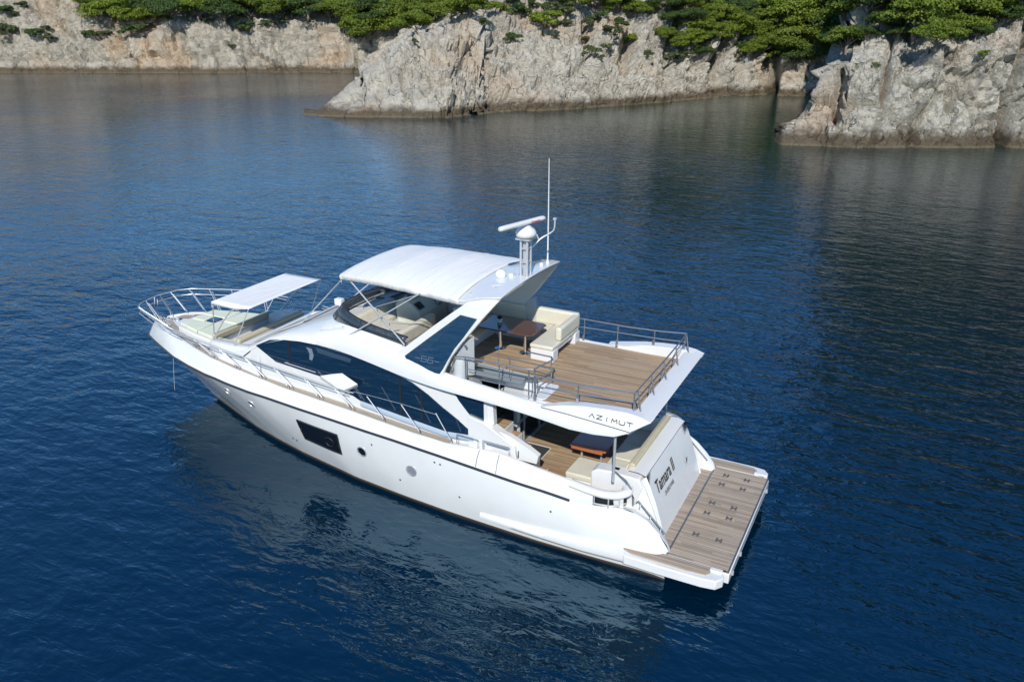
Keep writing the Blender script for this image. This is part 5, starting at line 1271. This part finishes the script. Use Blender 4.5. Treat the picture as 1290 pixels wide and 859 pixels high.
part(MB().box(8.32, 8.52, -1.33, 0.44, 4.15, 4.6), "backrest", VINYL, DS, bevel=0.06, bseg=4)
# table
TB = thing("dining_table", (6.95, -0.55, 3.76), "long dark glossy wooden table on two chrome legs on the aft flybridge", "table")
part(MB().xy([(6.12, -0.95), (6.22, -1.02), (7.65, -1.06), (7.78, -0.96), (7.76, -0.06), (7.66, 0.02), (6.22, 0.02), (6.12, -0.1)], 4.46, 4.50), "tabletop", MAHOG, TB, bevel=0.012)
for x in (7.3, 6.52):
    part(MB().lathe([(0.17, 0), (0.17, 0.015), (0.055, 0.04), (0.055, 0.69)], (x, -0.48, 3.765), 20), "leg", CHROME, TB, smooth=40)
PP = thing("potted_plant", (7.35, -0.55, 4.5), "small dark leafy plant in a low pot standing on the dark flybridge table", "plant")
part(MB().lathe([(0.0, 0), (0.06, 0), (0.075, 0.08), (0.06, 0.08), (0, 0.07)], (7.35, -0.55, 4.5), 14), "pot", GREYW, PP)
pl = MB(); rg = random.Random(3)
for k in range(34):
    a = rg.uniform(0, 6.28); t = rg.uniform(0.15, 1.0); r_ = rg.uniform(0.06, 0.16); c0 = Vector((7.35, -0.55, 4.57)); d = Vector((math.cos(a)*t, math.sin(a)*t, rg.uniform(0.5, 1.0))).normalized()
    s_ = d.cross(Vector((0, 0, 1))).normalized()*0.02; e = c0+d*r_
    pl.add([tuple(c0), tuple(c0.lerp(e, 0.6)+s_), tuple(e), tuple(c0.lerp(e, 0.6)-s_)], [(0, 1, 2, 3)])
part(pl, "leaves", mat("plant_leaf", (0.02, 0.035, 0.015), 0.5), PP, smooth=0, fix=False)
gt = MB().box(7.92, 8.02, -0.9, -0.55, 4.22, 4.5)
gt.build("throw_cushion", mat("yellow_fabric", (0.55, 0.36, 0.08), 0.8), None, origin=(8, -0.7, 4.2), bevel=0.045, bseg=4, label="small yellow cushion leaning on the sofa behind the dark flybridge table", cat="cushion")

# cockpit
CT = thing("cockpit_table", (4.1, 0.0, 1.3), "varnished orange wooden table with drop leaf half in the shade of the cockpit", "table")
part(MB().box(3.72, 4.72, -1.0, 0.50, 1.84, 1.88), "tabletop", ORANGEW, CT, bevel=0.012)
part(MB().box(3.78, 4.66, 0.50, 0.56, 1.80, 1.87), "table_edge", ORANGEW, CT, bevel=0.01)
for x in (3.9, 4.45):
    for y in (-0.6, 0.3):
        part(MB().tube([(x, y, 1.3), (x, y, 1.84)], 0.03), "leg", STEEL, CT)
BN = thing("aft_bench", (3.2, 0, 1.62), "long cream cushioned bench along the transom under the flybridge overhang", "bench")
for y0, y1 in ((-1.33, -0.46), (-0.44, 0.44), (0.46, 1.33)): part(MB().box(2.86, 3.58, y0, y1, 1.62, 1.78), "seat_cushion", VINYL, BN, bevel=0.035, bseg=3)
part(MB().hexa([(2.76, -1.5, 1.7), (3.0, -1.5, 1.7), (3.0, 1.45, 1.7), (2.76, 1.45, 1.7)], [(2.60, -1.5, 2.30), (2.74, -1.5, 2.34), (2.74, 1.45, 2.34), (2.60, 1.45, 2.30)]), "backrest", VINYLD, BN, bevel=0.04, bseg=3)
part(MB().hexa([(2.90, -1.45, 1.76), (3.06, -1.45, 1.76), (3.06, 1.4, 1.76), (2.90, 1.4, 1.76)], [(2.76, -1.45, 2.27), (2.80, -1.45, 2.27), (2.80, 1.4, 2.27), (2.76, 1.4, 2.27)]), "back_cushion", VINYL, BN, bevel=0.03, bseg=3)
OT = MB().box(3.61, 4.36, 0.74, 1.62, 1.58, 1.74)
OT.build("seat_pad", VINYL, None, origin=(4, 1.2, 1.58), bevel=0.04, bseg=3, label="square cream cushion on the white locker at the port end of the cockpit bench", cat="cushion")
MT = thing("door_mat", (5.85, 0.35, 1.3), "dark grey door mat with a pale border and mark by the saloon door", "mat")
part(MB().box(5.50, 6.20, 0.02, 0.72, 1.303, 1.313), "mat_field", MATB, MT)
part(MB().box(5.46, 5.48, -0.02, 0.76, 1.302, 1.316).box(5.46, 6.22, -0.02, 0.0, 1.302, 1.316), "mat_border", GREYW, MT)
strokes("mat_mark", [(0, 0, .4, .9), (.4, .9, .8, .1), (.8, .1, 1.3, 1.0), (.1, .5, .5, .5), (.9, .6, 1.4, .6)], (5.72, 0.42, 1.3135), (1, 0, 0), (0, 1, 0), 0.17, 0.12, NONSKID, MT, 0.003)
